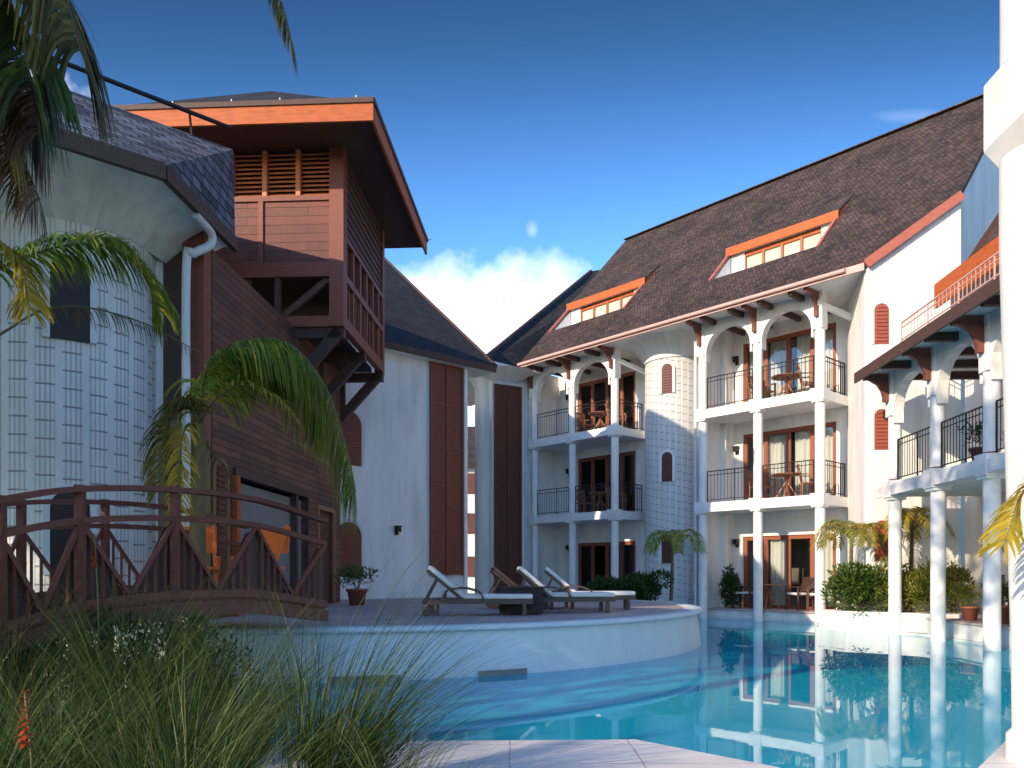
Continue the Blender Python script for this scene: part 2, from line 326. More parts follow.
def thing(name, loc, label, cat, group=None):
    o = bpy.data.objects.new(name, None); COL.objects.link(o); o.location = loc; o.empty_display_size = 0.2
    WP[o] = V(loc); return finish(o, label, cat, group)
def copy_tree(o, parent=None):
    c = o.copy(); COL.objects.link(c)
    if parent: c.parent = parent
    for ch in o.children: copy_tree(ch, c)
    return c
def at(px, py, D): return V(((px - 512) / FP * D, D, ZC + (HY - py) / FP * D))     # where a sight line meets a chosen distance
def frame(o, d1, d2):
    o = V((*o, 0)); d1 = V((*d1, 0)); d2 = V((*d2, 0))
    return lambda a, b, z: o + d1 * a + d2 * b + V((0, 0, z))
ID = lambda a, b, z: V((a, b, z))
fM = frame((7.07, 22.9), (-.668, .744), (.744, .668))        # main facade: a = left along it, b = inwards
fA = frame((0, 0), (.054, .9986), (.9986, -.054))            # the court's axis: a = away, b = right
fAT = frame((-.25 * .054, -.25 * .9986), (.054, .9986), (.9986, -.054))
fAR = frame((.42 * .054, .42 * .9986), (.054, .9986), (.9986, -.054))
VV, VI = (.744, .668), (-.668, .744)
fC = frame((-.735, 24.5), VV, VI)                            # rear white block
fH = frame((-4.34, 10.0), VV, VI)                            # turret house at left
def cr_path(pts, n=8):
    pts = [V(p) for p in pts]; P = [pts[0] * 2 - pts[1]] + pts + [pts[-1] * 2 - pts[-2]]; o = []
    for i in range(1, len(P) - 2):
        for k in range(n):
            t = k / n; a, b, c, d = P[i - 1:i + 3]
            o.append(0.5 * ((2 * b) + (c - a) * t + (2 * a - 5 * b + 4 * c - d) * t * t + (3 * b - a - 3 * c + d) * t ** 3))
    o.append(pts[-1]); return o
def arch_pts(w, h, n=12):
    """outline of an arched opening, width w, total height h, as (x, z)"""
    r = w / 2; return [(-r, 0), (r, 0)] + [(r * math.cos(math.pi * k / n), h - r + r * math.sin(math.pi * k / n)) for k in range(n + 1)]
def wall_holes(mb, f, a0, a1, b0, b1, z0, z1, holes):
    A = sorted({a0, a1, *[x for h in holes for x in h[:2]]}); Z = sorted({z0, z1, *[x for h in holes for x in h[2:]]})
    for i in range(len(A) - 1):
        zs = []
        for j in range(len(Z) - 1):
            ca, cz = (A[i] + A[i + 1]) / 2, (Z[j] + Z[j + 1]) / 2
            solid = not any(h[0] < ca < h[1] and h[2] < cz < h[3] for h in holes)
            if solid and zs and zs[-1][1] == Z[j]: zs[-1][1] = Z[j + 1]
            elif solid: zs.append([Z[j], Z[j + 1]])
        for q in zs: mb.box(f, A[i], A[i + 1], b0, b1, q[0], q[1])
def arcade(f, a0, a1, b0, b1, zs, zt, along='a', n=20):
    """a wall piece with an elliptical arch cut out of it"""
    mb = MB(); m = .05; pts = []
    rise = zt - zs - .25
    for k in range(n + 1):
        t = math.pi * k / n; x = (a0 + a1) / 2 - math.cos(t) * ((a1 - a0) / 2 - m); pts.append((x, zs + rise * math.sin(t)))
    top = [(a0, zs - .25)] + [(a0 + m, zs - .25)] + pts + [(a1 - m, zs - .25), (a1, zs - .25)]
    for i in range(len(top) - 1):
        (x0, y0), (x1, y1) = top[i], top[i + 1]
        if x1 - x0 < 1e-5: continue
        vs = [f(x0, b0, y0), f(x1, b0, y1), f(x1, b0, zt), f(x0, b0, zt), f(x0, b1, y0), f(x1, b1, y1), f(x1, b1, zt), f(x0, b1, zt)]
        mb.add(vs, [(0, 1, 2, 3), (7, 6, 5, 4), (0, 4, 5, 1), (3, 2, 6, 7)])
    mb.add([f(a0, b0, zs - .25), f(a0, b1, zs - .25), f(a0, b1, zt), f(a0, b0, zt)], [(0, 1, 2, 3)])
    mb.add([f(a1, b0, zs - .25), f(a1, b1, zs - .25), f(a1, b1, zt), f(a1, b0, zt)], [(0, 1, 2, 3)])
    mb.add([f(a0 + m, b0, zs - .25), f(a0 + m, b1, zs - .25), f(a0 + m, b1, zs), f(a0 + m, b0, zs)], [(0, 1, 2, 3)])
    mb.add([f(a1 - m, b0, zs - .25), f(a1 - m, b1, zs - .25), f(a1 - m, b1, zs), f(a1 - m, b0, zs)], [(0, 1, 2, 3)])
    return mb
def railing(p, q, h, name, parent, step=.115, mat='metal', **kw):
    """iron railing from p to q (points on the floor)"""
    mb = MB(); p = V(p); q = V(q); L = (q - p).length; z = V((0, 0, 1))
    mb.bar(p + z * h, q + z * h, .034, .026); mb.bar(p + z * .09, q + z * .09, .03, .02); mb.bar(p + z * (h - .12), q + z * (h - .12), .022, .018)
    n = max(2, int(L / step))
    for k in range(n + 1):
        w = p.lerp(q, k / n); e = .026 if k % 8 == 0 or k == n else .0115
        mb.bar(w + z * (.0 if e > .02 else .09), w + z * h, e, e)
    return obj(name, mb, mat, parent, **kw)
def round_column(x, y, z0, z1, r, parent, blocks=(), bw=.42, name='column', flare=True):
    mb = MB()
    zs = [z0] + [z for b in blocks for z in (b[0], b[1])] + [z1]
    for i in range(0, len(zs), 2):
        a, b = zs[i], zs[i + 1]
        if b - a < .05: continue
        mb.lathe((x, y, 0), [(r, a), (r, b)], 20)
    o = obj(name, mb, 'column', parent)
    return o
def arched_window(f, a, b, z, w, h, parent, louver=True, mat='shutter', frame_mat='plaster', out=-1):
    """arched opening with a raised frame and a shuttered leaf; f frame, outward is -b"""
    fr = MB(); o1 = arch_pts(w + .16, h + .08); o2 = arch_pts(w, h)
    n = len(o1)
    for i in range(1, n):       # from right foot round to left foot
        j = (i + 1) % n
        p = [o1[i], o1[j], o2[j], o2[i]]
        vs = [f(a + x, b + out * .022, z + y) for x, y in p] + [f(a + x, b - out * .12, z + y) for x, y in p]
        fr.add(vs, [(0, 1, 2, 3), (4, 7, 6, 5), (0, 4, 5, 1), (2, 6, 7, 3), (1, 5, 6, 2), (0, 3, 7, 4)])
    leaf = MB()
    leaf.prism([f(a + x, b + out * .012, z + y) for x, y in arch_pts(w - .01, h - .005)], f(0, -out * .05, 0) - f(0, 0, 0))
    if louver:
        nl = int(h / .085)
        for k in range(1, nl):
            zz = h * k / nl; hw = w / 2 - .05
            if zz > h - w / 2: hw = math.sqrt(max(0, (w / 2) ** 2 - (zz - h + w / 2) ** 2)) - .05
            if hw > .04: leaf.box(f, a - hw, a + hw, b + out * .035, b + out * .0125, z + zz - .02, z + zz + .02)
    lo = obj('window', leaf, mat, parent)
    obj('window_frame', fr, frame_mat, lo)
    return lo
def door_unit(f, a0, a1, b, z0, z1, parent, n=4, curtains=((0., .32), (.62, 1.)), mat='doorwood', depth=2.2, label=None):
    """glazed door set into a wall hole at depth b: frame > panes, curtains; a room behind"""
    fr = MB(); w = .12
    fr.box(f, a0, a1, b, b + .1, z1 - w, z1); fr.box(f, a0, a0 + w, b, b + .1, z0, z1 - w); fr.box(f, a1 - w, a1, b, b + .1, z0, z1 - w)
    fr.box(f, a0 + w, a1 - w, b + .01, b + .09, z0, z0 + .1)
    for k in range(1, n):
        x = a0 + (a1 - a0) * k / n; fr.box(f, x - .065, x + .065, b + .012, b + .088, z0 + .1, z1 - w)
    fo = obj('door_frame', fr, mat, parent)
    for k in range(n):
        x0 = a0 + (a1 - a0) * k / n + .065; x1 = a0 + (a1 - a0) * (k + 1) / n - .065
        g = MB(); g.box(f, x0, x1, b + .045, b + .055, z0 + .1, z1 - w); obj('pane', g, 'glass', fo)
    for c0, c1 in curtains:
        c = MB(); x0 = a0 + (a1 - a0) * c0 + .08; x1 = a0 + (a1 - a0) * c1 - .08; m = int((x1 - x0) / .025); vs = []
        for k in range(m + 1):
            x = x0 + (x1 - x0) * k / m; d = b + .17 + .045 * math.sin(x * 42) + .015 * math.sin(x * 17)
            vs += [f(x, d, z0 + .03), f(x, d, z1 - .05)]
        c.add(vs, [(2 * k, 2 * k + 2, 2 * k + 3, 2 * k + 1) for k in range(m)], True); obj('curtain', c, 'curtain', fo, recalc=False)
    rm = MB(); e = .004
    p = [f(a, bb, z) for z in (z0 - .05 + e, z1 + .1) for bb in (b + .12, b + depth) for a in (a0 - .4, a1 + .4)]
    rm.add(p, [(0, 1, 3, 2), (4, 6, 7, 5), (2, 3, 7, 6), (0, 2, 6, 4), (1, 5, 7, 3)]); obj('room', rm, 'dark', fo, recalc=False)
    return fo
def sconce(f, a, b, z, parent):
    mb = MB(); mb.box(f, a - .05, a + .05, b - .05, b, z - .1, z + .1); mb.box(f, a - .07, a + .07, b - .16, b - .05, z - .02, z + .12); mb.box(f, a - .09, a + .09, b - .18, b - .04, z + .12, z + .15)
    return obj('wall_lamp', mb, 'metal', parent)

# ------------------------------------------------------------------ ground, pool
DC = V((-3.65, 17.46, 0)); DR = 7.55; DZ = .69
GZ = .05
circ = [(DC.x + DR * math.cos(R(t)), DC.y + DR * math.sin(R(t))) for t in range(38, -126, -4)]
mp_ = lambda s, t: (fM(s, t, 0).x, fM(s, t, 0).y)
ax = lambda a, b: (fA(a, b, 0).x, fA(a, b, 0).y)
POOL = [(-1.75, 6.02), (.94, 6.12), (1.72, 5.25), (1.9, 4.5), (2.6, 4.5), (3.12, 5.25), (3.95, 6.25), (5.2, 7.6), ax(9.2, 7.0), ax(10.0, 8.15), ax(17.9, 8.15), ax(18.95, 7.6),
        ax(19.35, 6.95), ax(20.3, 6.7), mp_(-1.5, .33), mp_(3.4, .33)] + circ + [(-8.6, 9.4), (-7.0, 8.3), (-4.5, 7.7), (-2.95, 7.0)]
pool3 = lambda z: [V((x, y, z)) for x, y in POOL]
bm = bmesh.new()
outer = [V((-900, -900, GZ)), V((900, -900, GZ)), V((900, 1500, GZ)), V((-900, 1500, GZ))]
def ring(bm, pts):
    vs = [bm.verts.new(p) for p in pts]; return [bm.edges.new((vs[i], vs[(i + 1) % len(vs)])) for i in range(len(vs))]
es = ring(bm, outer) + ring(bm, pool3(GZ))
bmesh.ops.triangle_fill(bm, use_beauty=True, use_dissolve=False, edges=es)
mb = MB(); bm.verts.ensure_lookup_table(); bm.verts.index_update()
mb.add([v.co.copy() for v in bm.verts], [[v.index for v in f.verts] for f in bm.faces]); bm.free()
obj('ground', mb, 'ground', kind='structure')
mb = MB(); mb.add(pool3(-1.15), [tuple(range(len(POOL)))]); 
n = len(POOL); vs = pool3(-1.15) + pool3(-.03)
for i in range(n):
    mb.add([vs[i], vs[(i + 1) % n], vs[n + (i + 1) % n], vs[n + i]], [(0, 1, 2, 3)])
obj('pool_basin', mb, 'pooltile', kind='structure', recalc=False)
mb = MB()
for i in range(n):
    a_, b_ = V((*POOL[i], 0)), V((*POOL[(i + 1) % n], 0)); mb.add([a_ + V((0, 0, -.03)), b_ + V((0, 0, -.03)), b_ + V((0, 0, GZ - .004)), a_ + V((0, 0, GZ - .004))], [(0, 1, 2, 3)])
obj('pool_edge', mb, 'poolwall', kind='structure', recalc=False)
mb = MB(); mb.add(pool3(0), [tuple(range(n))]); obj('pool_water', mb, 'water', kind='structure', recalc=False)
# submerged ledge that follows the rear terrace
mb = MB(); mb.prism([V((x, y, -1.14)) for x, y in (mp_(-3.0, -2.6), mp_(-3.0, .30), mp_(3.0, .30), mp_(3.0, -1.9), mp_(.5, -2.9))], (0, 0, .78)); obj('pool_ledge', mb, 'pooltile', kind='structure')
# coping: a stone kerb along the near edge of the pool
def band(idx, w0, w1, z0, z1, name, mat, kind='structure'):
    pts = [V((*POOL[i], 0)) for i in idx]; mb = MB(); offs = []
    for i, p in enumerate(pts):
        d = (pts[min(i + 1, len(pts) - 1)] - pts[max(i - 1, 0)]).normalized(); offs.append(V((d.y, -d.x, 0)))
    for i in range(len(pts) - 1):
        q = [pts[i] + offs[i] * w0, pts[i + 1] + offs[i + 1] * w0, pts[i + 1] + offs[i + 1] * w1, pts[i] + offs[i] * w1]
        mb.add([V((a.x, a.y, z0)) for a in q] + [V((a.x, a.y, z1)) for a in q], [(0, 1, 2, 3), (7, 6, 5, 4), (0, 4, 5, 1), (2, 6, 7, 3)] + ([(0, 3, 7, 4)] if i == 0 else []) + ([(1, 5, 6, 2)] if i == len(pts) - 2 else []))
    return obj(name, mb, mat, kind=kind)
band(range(0, 10), -.05, 1.15, -.06, .085, 'coping', 'coping')
# raised round deck
ang = [R(t) for t in range(-150, 112, 3)]
mb = MB()
mb.lathe((DC.x, DC.y, 0), [(DR + .03, -1.14), (DR + .02, .02), (DR - .05, .60)], 100)
obj('deck_wall', mb, 'poolwall', kind='structure')
mb = MB(); mb.lathe((DC.x, DC.y, 0), [(DR - .06, DZ - .09), (DR + .05, DZ - .075), (DR + .065, DZ - .03), (DR + .03, DZ), (DR - .32, DZ + .004), (DR - .32, DZ - .04)], 100); obj('deck_rim', mb, 'poolwall', kind='structure')
mb = MB(); c = [V((DC.x + (DR - .3) * math.cos(t), DC.y + (DR - .3) * math.sin(t), DZ - .003)) for t in [2 * math.pi * k / 90 for k in range(90)]]; mb.add(c, [tuple(range(90))]); obj('deck', mb, 'deck', kind='structure')
for (t0_, t1_), lb in (((-79.5, -73), 'left grey overflow grille at the waterline of the round deck wall'), ((-65, -59.5), 'right grey overflow grille at the waterline of the round deck wall')):
    mb = MB(); mb.lathe((DC.x, DC.y, 0), [(DR + .034, -.10), (DR + .05, -.10), (DR + .05, .075), (DR + .034, .075)], 16, R(t0_), R(t1_)); finish(obj('overflow_grille', mb, 'screen'), lb, 'pool grille', 'overflow grilles')
# paved court behind the disc up to the rear blocks
mb = MB(); mb.prism([V((*p, -.2)) for p in ((-7.5, 9.9), (-4, 20), (-3, 24.4), (1.8, 23.2), mp_(3.4, .35), mp_(10.5, .35), (-.5, 38), (-14, 30), (-14, 11))], (0, 0, .62)); obj('court_paving', mb, 'deck', kind='structure')
# terraces of the main block and of the right wing
mb = MB(); mb.box(fM, -2.2, 9.6, .34, 1.6, -.9, .27); obj('terrace', mb, 'plaster', kind='structure')
mb = MB(); mb.box(fM, -2.2, 3.5, .28, 1.5, .272, .32); obj('terrace_floor', mb, 'deck', kind='structure')
mb = MB(); mb.box(fA, 8.2, 18.0, 8.16, 9.9, -.9, .36); obj('wing_terrace', mb, 'plaster', kind='structure')
mb = MB(); mb.box(fA, 8.2, 18.0, 8.12, 9.9, .362, .40); obj('wing_terrace_floor', mb, 'deck', kind='structure')

# ------------------------------------------------------------------ MAIN BLOCK
EZ = 9.05; SL = 1.03; TO = -.9; TR = 5.0
rz = lambda t: EZ + SL * (t - TO)
main = thing('gallery_hotel', fM(3, 2, 0), 'long white hotel block with two orange roof openings and arched balconies over the pool', 'hotel building')
S_L, S_G = 9.14, -5.08
HOLES = ((-1.6, 1.9), (5.3, 8.9)); T0, T1 = .4, 1.72
# walls
DOORS = ((-1.57, 1.43), (5.7, 8.5)); LEV = (.32, 3.5, 6.32)
hol = [(a, b, z, z + 2.2) for a, b in DOORS for z in LEV]
mb = MB(); wall_holes(mb, fM, -1.9, 9.5, 1.45, 1.7, -.5, 8.98, hol)
mb.box(fM, 9.5, 9.75, -.05, 1.7, -.5, 8.97)
mb.box(fM, 1.96, 2.14, .12, 1.449, -.4, 8.96)            # side wall of the right bay
mb.box(fM, 1.75, 2.14, 1.0, 1.448, .3, 8.955)
obj('wall', mb, 'plaster', main)
# corner wall that faces the court and the gable behind it
E = V((8.74, 19.72)); fW = frame((8.74, 19.72), (.9986, -.054), (.054, .9986))
mb = MB()
cor = []
for k in range(9):
    t = R(190 + 80 * k / 8); cor.append((.14 + .14 * math.cos(t), .14 + .14 * math.sin(t)))
poly = [tuple(fM(-1.85, 1.5, 0).xy - E)] + []
back = fM(-1.85, 1.5, 0); 
ba = (back.xy - E).dot(V((.9986, -.054))); bb = (back.xy - E).dot(V((.054, .9986)))
outl = [(ba, bb)] + cor + [(2.26, 0)]
for i in range(len(outl) - 1):
    (a0, b0), (a1, b1) = outl[i], outl[i + 1]
    za = min(rz(TO + .7 * max(a0, 0)) - .12, 10.6); zb = min(rz(TO + .7 * max(a1, 0)) - .12, 10.6)
    if i == 0: za = zb = 9.0
    mb.add([fW(a0, b0, -.6), fW(a1, b1, -.6), fW(a1, b1, zb), fW(a0, b0, za)], [(0, 1, 2, 3)], i > 0 and i < 9)
obj('corner_wall', mb, 'plaster', main, recalc=False)
mb = MB(); mb.prism([fM(S_G + .02, t, z) for t, z in ((.72, -.5), (.72, rz(.72) - .14), (TR, rz(TR) - .14), (9.2, rz(TR) - 4.3), (9.2, -.5))], fM(.25, 0, 0) - fM(0, 0, 0)); obj('gable_wall', mb, 'plaster', main)
mb = MB(); mb.prism([fM(S_L - .1, t, z) for t, z in ((1.75, -.5), (1.75, rz(1.7) - .2), (TR, rz(TR) - .2), (9.2, rz(TR) - 4.4), (9.2, -.5))], fM(-.25, 0, 0) - fM(0, 0, 0)); obj('gable_wall', mb, 'plaster', main)
# roof
mb = MB(); TH = .14
def rq(s0, s1, t0, t1, z=None):
    vs = [fM(s, t, rz(t)) for s, t in ((s0, t0), (s1, t0), (s1, t1), (s0, t1))]; lo = [v - V((0, 0, TH)) for v in vs]
    mb.add(vs + lo, [(0, 1, 2, 3), (7, 6, 5, 4), (0, 4, 5, 1), (1, 5, 6, 2), (2, 6, 7, 3), (3, 7, 4, 0)])
sc = [-3.45] + [x for h in HOLES for x in h] + [S_L]
for i in range(0, len(sc), 2): rq(sc[i], sc[i + 1], T0, T1)
rq(-3.45, S_L, TO, T0); rq(-3.45, S_L, T1, TR)
vs = [fM(s, t, rz(t)) for s, t in ((-3.45, TO), (-3.45, .69), (S_G, .69))]; mb.add(vs + [v - V((0, 0, TH)) for v in vs], [(0, 1, 2), (5, 4, 3), (0, 2, 5, 3)])
rq(-3.45, S_G, .69, TR)
vs = [fM(s, t, z) for s, t, z in ((S_L, TR, rz(TR)), (S_G, TR, rz(TR)), (S_G, 10.2, rz(TR) - 5.3), (S_L, 10.2, rz(TR) - 5.3))]; mb.add(vs + [v - V((0, 0, TH)) for v in vs], [(0, 1, 2, 3), (7, 6, 5, 4), (0, 3, 7, 4), (1, 5, 6, 2)])
roof = obj('roof', mb, 'shingle', main)
mb = MB()
k = S_L
while k > S_G:
    mb.bar(fM(k, TR - .02, rz(TR) + .03), fM(max(k - .31, S_G), TR - .02, rz(TR) + .03), .2, .03); k -= .31
obj('ridge_cap', mb, 'shingle', roof)
mb = MB(); mb.box(fM, -3.45, S_L, TO - .05, TO - .005, EZ - .2, EZ - .02)
obj('fascia', mb, 'palefascia', main)
mb = MB(); q0 = fM(-3.47, TO, EZ - .08); q1 = fM(S_G, .69, rz(.69) - .08); mb.bar(q0 + V((-.03, -.09, .0)), q1 + V((0, -.09, .0)), .06, .22); obj('rake_board', mb, 'fascia', main)
mb = MB(); mb.box(fM, -3.35, S_L, TO + .01, 1.46, EZ - .12, EZ - .06); obj('soffit', mb, 'plaster', main)
mb = MB(); mb.tube([fM(-3.0, TO - .1, EZ - .1), fM(S_L, TO - .1, EZ - .1)], .055, 8); obj('gutter', mb, 'palefascia', main)
# roof openings with a lifted orange visor
for h0, h1 in HOLES:
    zf = rz(T0); tw = 1.5
    d = MB()
    d.box(fM, h0 - .1, h1 + .1, T0 + .03, tw + .1, zf - .22, zf - .03)
    d.box(fM, h0 - .02, h1 + .02, tw, tw + .1, zf - .03, zf + .38)
    d.box(fM, h0 - .02, h0 + .5, tw + .001, tw + .1, zf + .38, zf + 1.3); d.box(fM, h1 - .5, h1 + .02, tw + .001, tw + .1, zf + .38, zf + 1.3)
    d.box(fM, h0 + .5, h1 - .5, tw + .001, tw + .1, zf + 1.02, zf + 1.3)
    for s, e in ((h0 - .08, .08), (h1, .08)):
        d.prism([fM(s, T0, zf - .03), fM(s, tw, zf - .03), fM(s, tw, rz(tw) - .02), fM(s, T0, zf - .02)], fM(e, 0, 0) - fM(0, 0, 0))
    do = obj('dormer', d, 'plaster', main)
    wf = MB(); a0, a1 = h0 + .5, h1 - .5
    wf.box(fM, a0, a1, tw + .02, tw + .08, zf + .38, zf + .44); wf.box(fM, a0, a1, tw + .02, tw + .08, zf + .96, zf + 1.02)
    for k in range(5): x = a0 + (a1 - a0) * k / 4; wf.box(fM, max(a0, x - .04), min(a1, x + .04), tw + .021, tw + .079, zf + .44, zf + .96)
    obj('window_frame', wf, 'teak', do)
    g = MB(); g.box(fM, a0, a1, tw + .085, tw + .098, zf + .385, zf + 1.015); obj('blind', g, 'tanblind', do)
    vz = MB(); t_a, z_a = 1.40, rz(1.40) + .20; t_b = 2.3
    for z, dz in ((0, -.07),):
        p = [fM(h0 - .06, t_a, z_a), fM(h1 + .06, t_a, z_a), fM(h1 + .06, t_b, rz(t_b) + .03), fM(h0 - .06, t_b, rz(t_b) + .03)]
        vz.prism(p, (0, 0, -.09))
    obj('visor_roof', vz, 'shingle', do)
    fz = MB(); fz.box(fM, h0 - .08, h1 + .08, t_a - .05, t_a - .004, z_a - .24, z_a + .02); fz.box(fM, h0 - .1, h1 + .1, t_a + .12, t_a + .16, z_a - .36, z_a - .07); 
    for s in (h0 - .08, h1 + .04): fz.prism([fM(s, t_a, z_a - .24), fM(s, t_a, z_a - .095), fM(s, t_b, rz(t_b) - .07), fM(s, t_a + .35, rz(t_a + .35) - .02)], fM(.04, 0, 0) - fM(0, 0, 0))
    obj('visor_fascia', fz, 'orange', do)
    for s in (h0, h1):
        tb = MB(); tb.bar(fM(s, T0 - .05, rz(T0 - .05) + .02), fM(s, T1 - .2, rz(T1 - .2) + .02), .09, .06); obj('edge_board', tb, 'fascia', do)
# columns, blocks, slabs, arches, railings
BAYS = ((1.89, .03, -1.83), (9.30, 7.37, 5.40))
SZ = ((3.22, 3.48), (6.04, 6.30))
for cols in BAYS:
    hi, lo = cols[0], cols[2]
    for si, (z0, z1) in enumerate(SZ):
        b = MB(); b.box(fM, lo - .12, hi + .12, -.13, 1.44, z0 + .02, z1 + .02); b.box(fM, lo - .16, hi + .14, -.17, -.131, z0, z1 - .1); b.box(fM, lo - .16, lo - .121, -.131, 1.44, z0, z1 - .1)
        sl = obj('balcony_slab', b, 'column', main)
        for c in cols:
            k = MB(); k.box(fM, c - .19, c + .19, -.19, .19, z0 - .01, z1 + .05); k.box(fM, c - .165, c + .165, -.165, .165, z0 - .06, z0 - .01); obj('column_block', k, 'column', sl)
    for c in cols:
        p = fM(c, 0, 0); round_column(p.x, p.y, -1.1 if cols[0] < 5 else .2, 8.15, .132, main, [(3.15, 3.53), (5.97, 6.35)])
        k = MB(); k.box(fM, c - .135, c + .135, -.15, .15, 7.95, 8.93); obj('pier', k, 'column', main)
    for i in range(2): obj('arch', arcade(fM, cols[i + 1] + .14, cols[i] - .14, -.12, .12, 8.00, 8.93), 'plaster', main)
    for z in (3.5, 6.32):
        for i in range(2): railing(fM(cols[i] - .17, -.02, z), fM(cols[i + 1] + .17, -.02, z), .95, 'railing', main)
        railing(fM(lo, .17, z), fM(lo, 1.42, z), .95, 'railing', main)
    bm_ = 0
    k = hi - .5
    while k > lo - .2:
        b = MB(); b.box(fM, k - .055, k + .055, TO + .08, 1.44, 8.78, 8.928); obj('beam', b, 'darkwood', main); k -= .93
    for c in cols:
        b = MB(); b.box(fM, c - .05, c + .05, TO + .1, -.16, 8.77, 8.90); b.box(fM, c - .05, c + .05, -.26, -.16, 8.25, 8.77)
        pts = [(-.26, 8.38), (-.26, 8.77), (TO + .4, 8.77), (-.40, 8.66), (-.31, 8.53)]
        b.prism([fM(c - .035, t, z) for t, z in pts], fM(.07, 0, 0) - fM(0, 0, 0)); obj('bracket', b, 'bracketwood', main)
for di, (a, b) in enumerate(DOORS):
    for li, z in enumerate(LEV):
        cu = (((.0, .27), (.5, .75)), ((.0, .48), (.52, .9)), ((.0, .47), (.49, .74), (.76, .98)))[li]
        if di == 1: cu = (((.01, .47), (.52, .98)), ((.01, .46), (.5, .99)), ((.0, .3), (.7, .98)))[li]
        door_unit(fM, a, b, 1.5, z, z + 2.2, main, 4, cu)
for z in (5.2, 8.0, 2.3):
    sconce(fM, 1.62, 1.45, z, main); sconce(fM, 8.9, 1.45, z, main)
# turret between the bays
tcn = fM(3.78, 1.25, 0); TRr = 1.05
mb = MB(); mb.lathe((tcn.x, tcn.y, 0), [(TRr, -.5), (TRr, 8.35), (TRr + .05, 8.5), (TRr + .3, 8.75), (TRr + .7, 8.92)], 48); tur = obj('turret', mb, 'claustra2', main)
mb = MB(); mb.lathe((tcn.x, tcn.y, 0), [(TRr + .04, 8.30), (TRr + .05, 8.42), (TRr + .32, 8.74), (TRr + .72, 8.925)], 48); obj('turret_cornice', mb, 'plaster', tur)
ta = math.atan2(-tcn.y, -tcn.x) - R(17)
fT = frame((tcn.x + TRr * math.cos(ta), tcn.y + TRr * math.sin(ta)), (-math.sin(ta), math.cos(ta)), (-math.cos(ta), -math.sin(ta)))
for z in (1.7, 4.32, 7.15): arched_window(fT, 0, -.01, z, .36, .95, tur)
# windows of the corner wall
for z in (1.68, 4.42, 7.02): arched_window(fW, .36, 0, z, .36, 1.0, main, mat='redshutter')
# drain pipes
for s, t in ((4.95, 1.35), (9.62, -.15), (2.2, .05)):
    p = fM(s, t, 0); mb = MB(); mb.tube([(p.x, p.y, .3), (p.x, p.y, 8.9)], .05, 8); obj('drain_pipe', mb, 'gutter', main)
mb = MB(); mb.bar(fM(-1.83, -.2, 8.62), fM(-2.6, 1.3, 8.15), .12, .14); obj('brace', mb, 'column', main)
mb = MB(); mb.bar(fM(5.4, -.2, 8.62), fM(4.75, 1.2, 8.1), .12, .14); obj('brace', mb, 'column', main)

# ------------------------------------------------------------------ RIGHT WING
wing = thing('arcade_wing', fAR(14, 9.5, 0), 'two storey white arcade wing with dark bracketed eaves at the right of the pool', 'hotel building')
mb = MB(); RH = [(14.9, 17.2, .42, 2.6), (14.3, 16.6, 3.5, 5.5), (10.2, 12.6, 3.5, 5.5)]
wall_holes(mb, fAR, 8.0, 19.5, 9.9, 10.1, -.5, 7.7, RH)
obj('wall', mb, 'plaster', wing)
mb = MB(); mb.prism([fAR(18.1, b, z) for b, z in ((10.1, -.5), (10.1, 9.6), (12.4, 12.9), (16, 8), (16, -.5))], fAR(.2, 0, 0) - fAR(0, 0, 0)); obj('gable_wall', mb, 'plaster', wing)
for h in RH: 
    door_unit(fAR, h[0], h[1], 9.95, h[2], h[3], wing, 3, ((.0, .35), (.66, 1.)), depth=2)
RC = (18.25, 16.2, 14.2, 12.15, 10.1)
mb = MB(); mb.box(fAR, 9.5, 18.9, 7.58, 9.89, 3.18, 3.42); mb.box(fAR, 9.5, 18.9, 7.53, 7.58, 3.14, 3.36); obj('balcony_slab', mb, 'column', wing)
for a in RC:
    p = fAR(a, 7.73, 0); round_column(p.x, p.y, -1.1, 5.1, .142, wing, [(3.05, 3.52)])
    k = MB(); k.box(fAR, a - .2, a + .2, 7.52, 7.94, 3.10, 3.48); k.box(fAR, a - .17, a + .17, 7.55, 7.91, 3.04, 3.10); obj('column_block', k, 'column', wing)
    k = MB(); k.box(fAR, a - .15, a + .15, 7.575, 7.885, 4.95, 5.945); obj('pier', k, 'column', wing)
    b = MB(); b.box(fAR, a - .055, a + .055, 7.03, 7.56, 5.78, 5.92); b.box(fAR, a - .055, a + .055, 7.46, 7.57, 5.28, 5.78)
    b.prism([fAR(a - .05, x, z) for x, z in ((7.46, 5.38), (7.46, 5.78), (7.14, 5.78), (7.33, 5.67), (7.42, 5.53))], fAR(.1, 0, 0) - fAR(0, 0, 0)); obj('bracket', b, 'bracketwood', wing)
for i in range(4):
    obj('arch', arcade(fAR, RC[i + 1] + .15, RC[i] - .15, 7.62, 7.84, 5.02, 5.945), 'plaster', wing)
    railing(fAR(RC[i] - .17, 7.72, 3.44), fAR(RC[i + 1] + .17, 7.72, 3.44), .95, 'railing', wing)
    b = MB(); m = (RC[i] + RC[i + 1]) / 2; b.box(fAR, m - .06, m + .06, 7.03, 9.88, 5.78, 5.93); obj('beam', b, 'darkwood', wing)
    b = MB(); b.box(fAR, RC[i] - .06, RC[i] + .06, 7.93, 9.88, 5.78, 5.93); obj('beam', b, 'darkwood', wing)
mb = MB(); mb.box(fAR, 9.0, 18.5, 7.0, 9.88, 5.95, 5.98); obj('soffit', mb, 'plaster', wing)
RZ = lambda b: 6.03 + .45 * (b - 6.98)
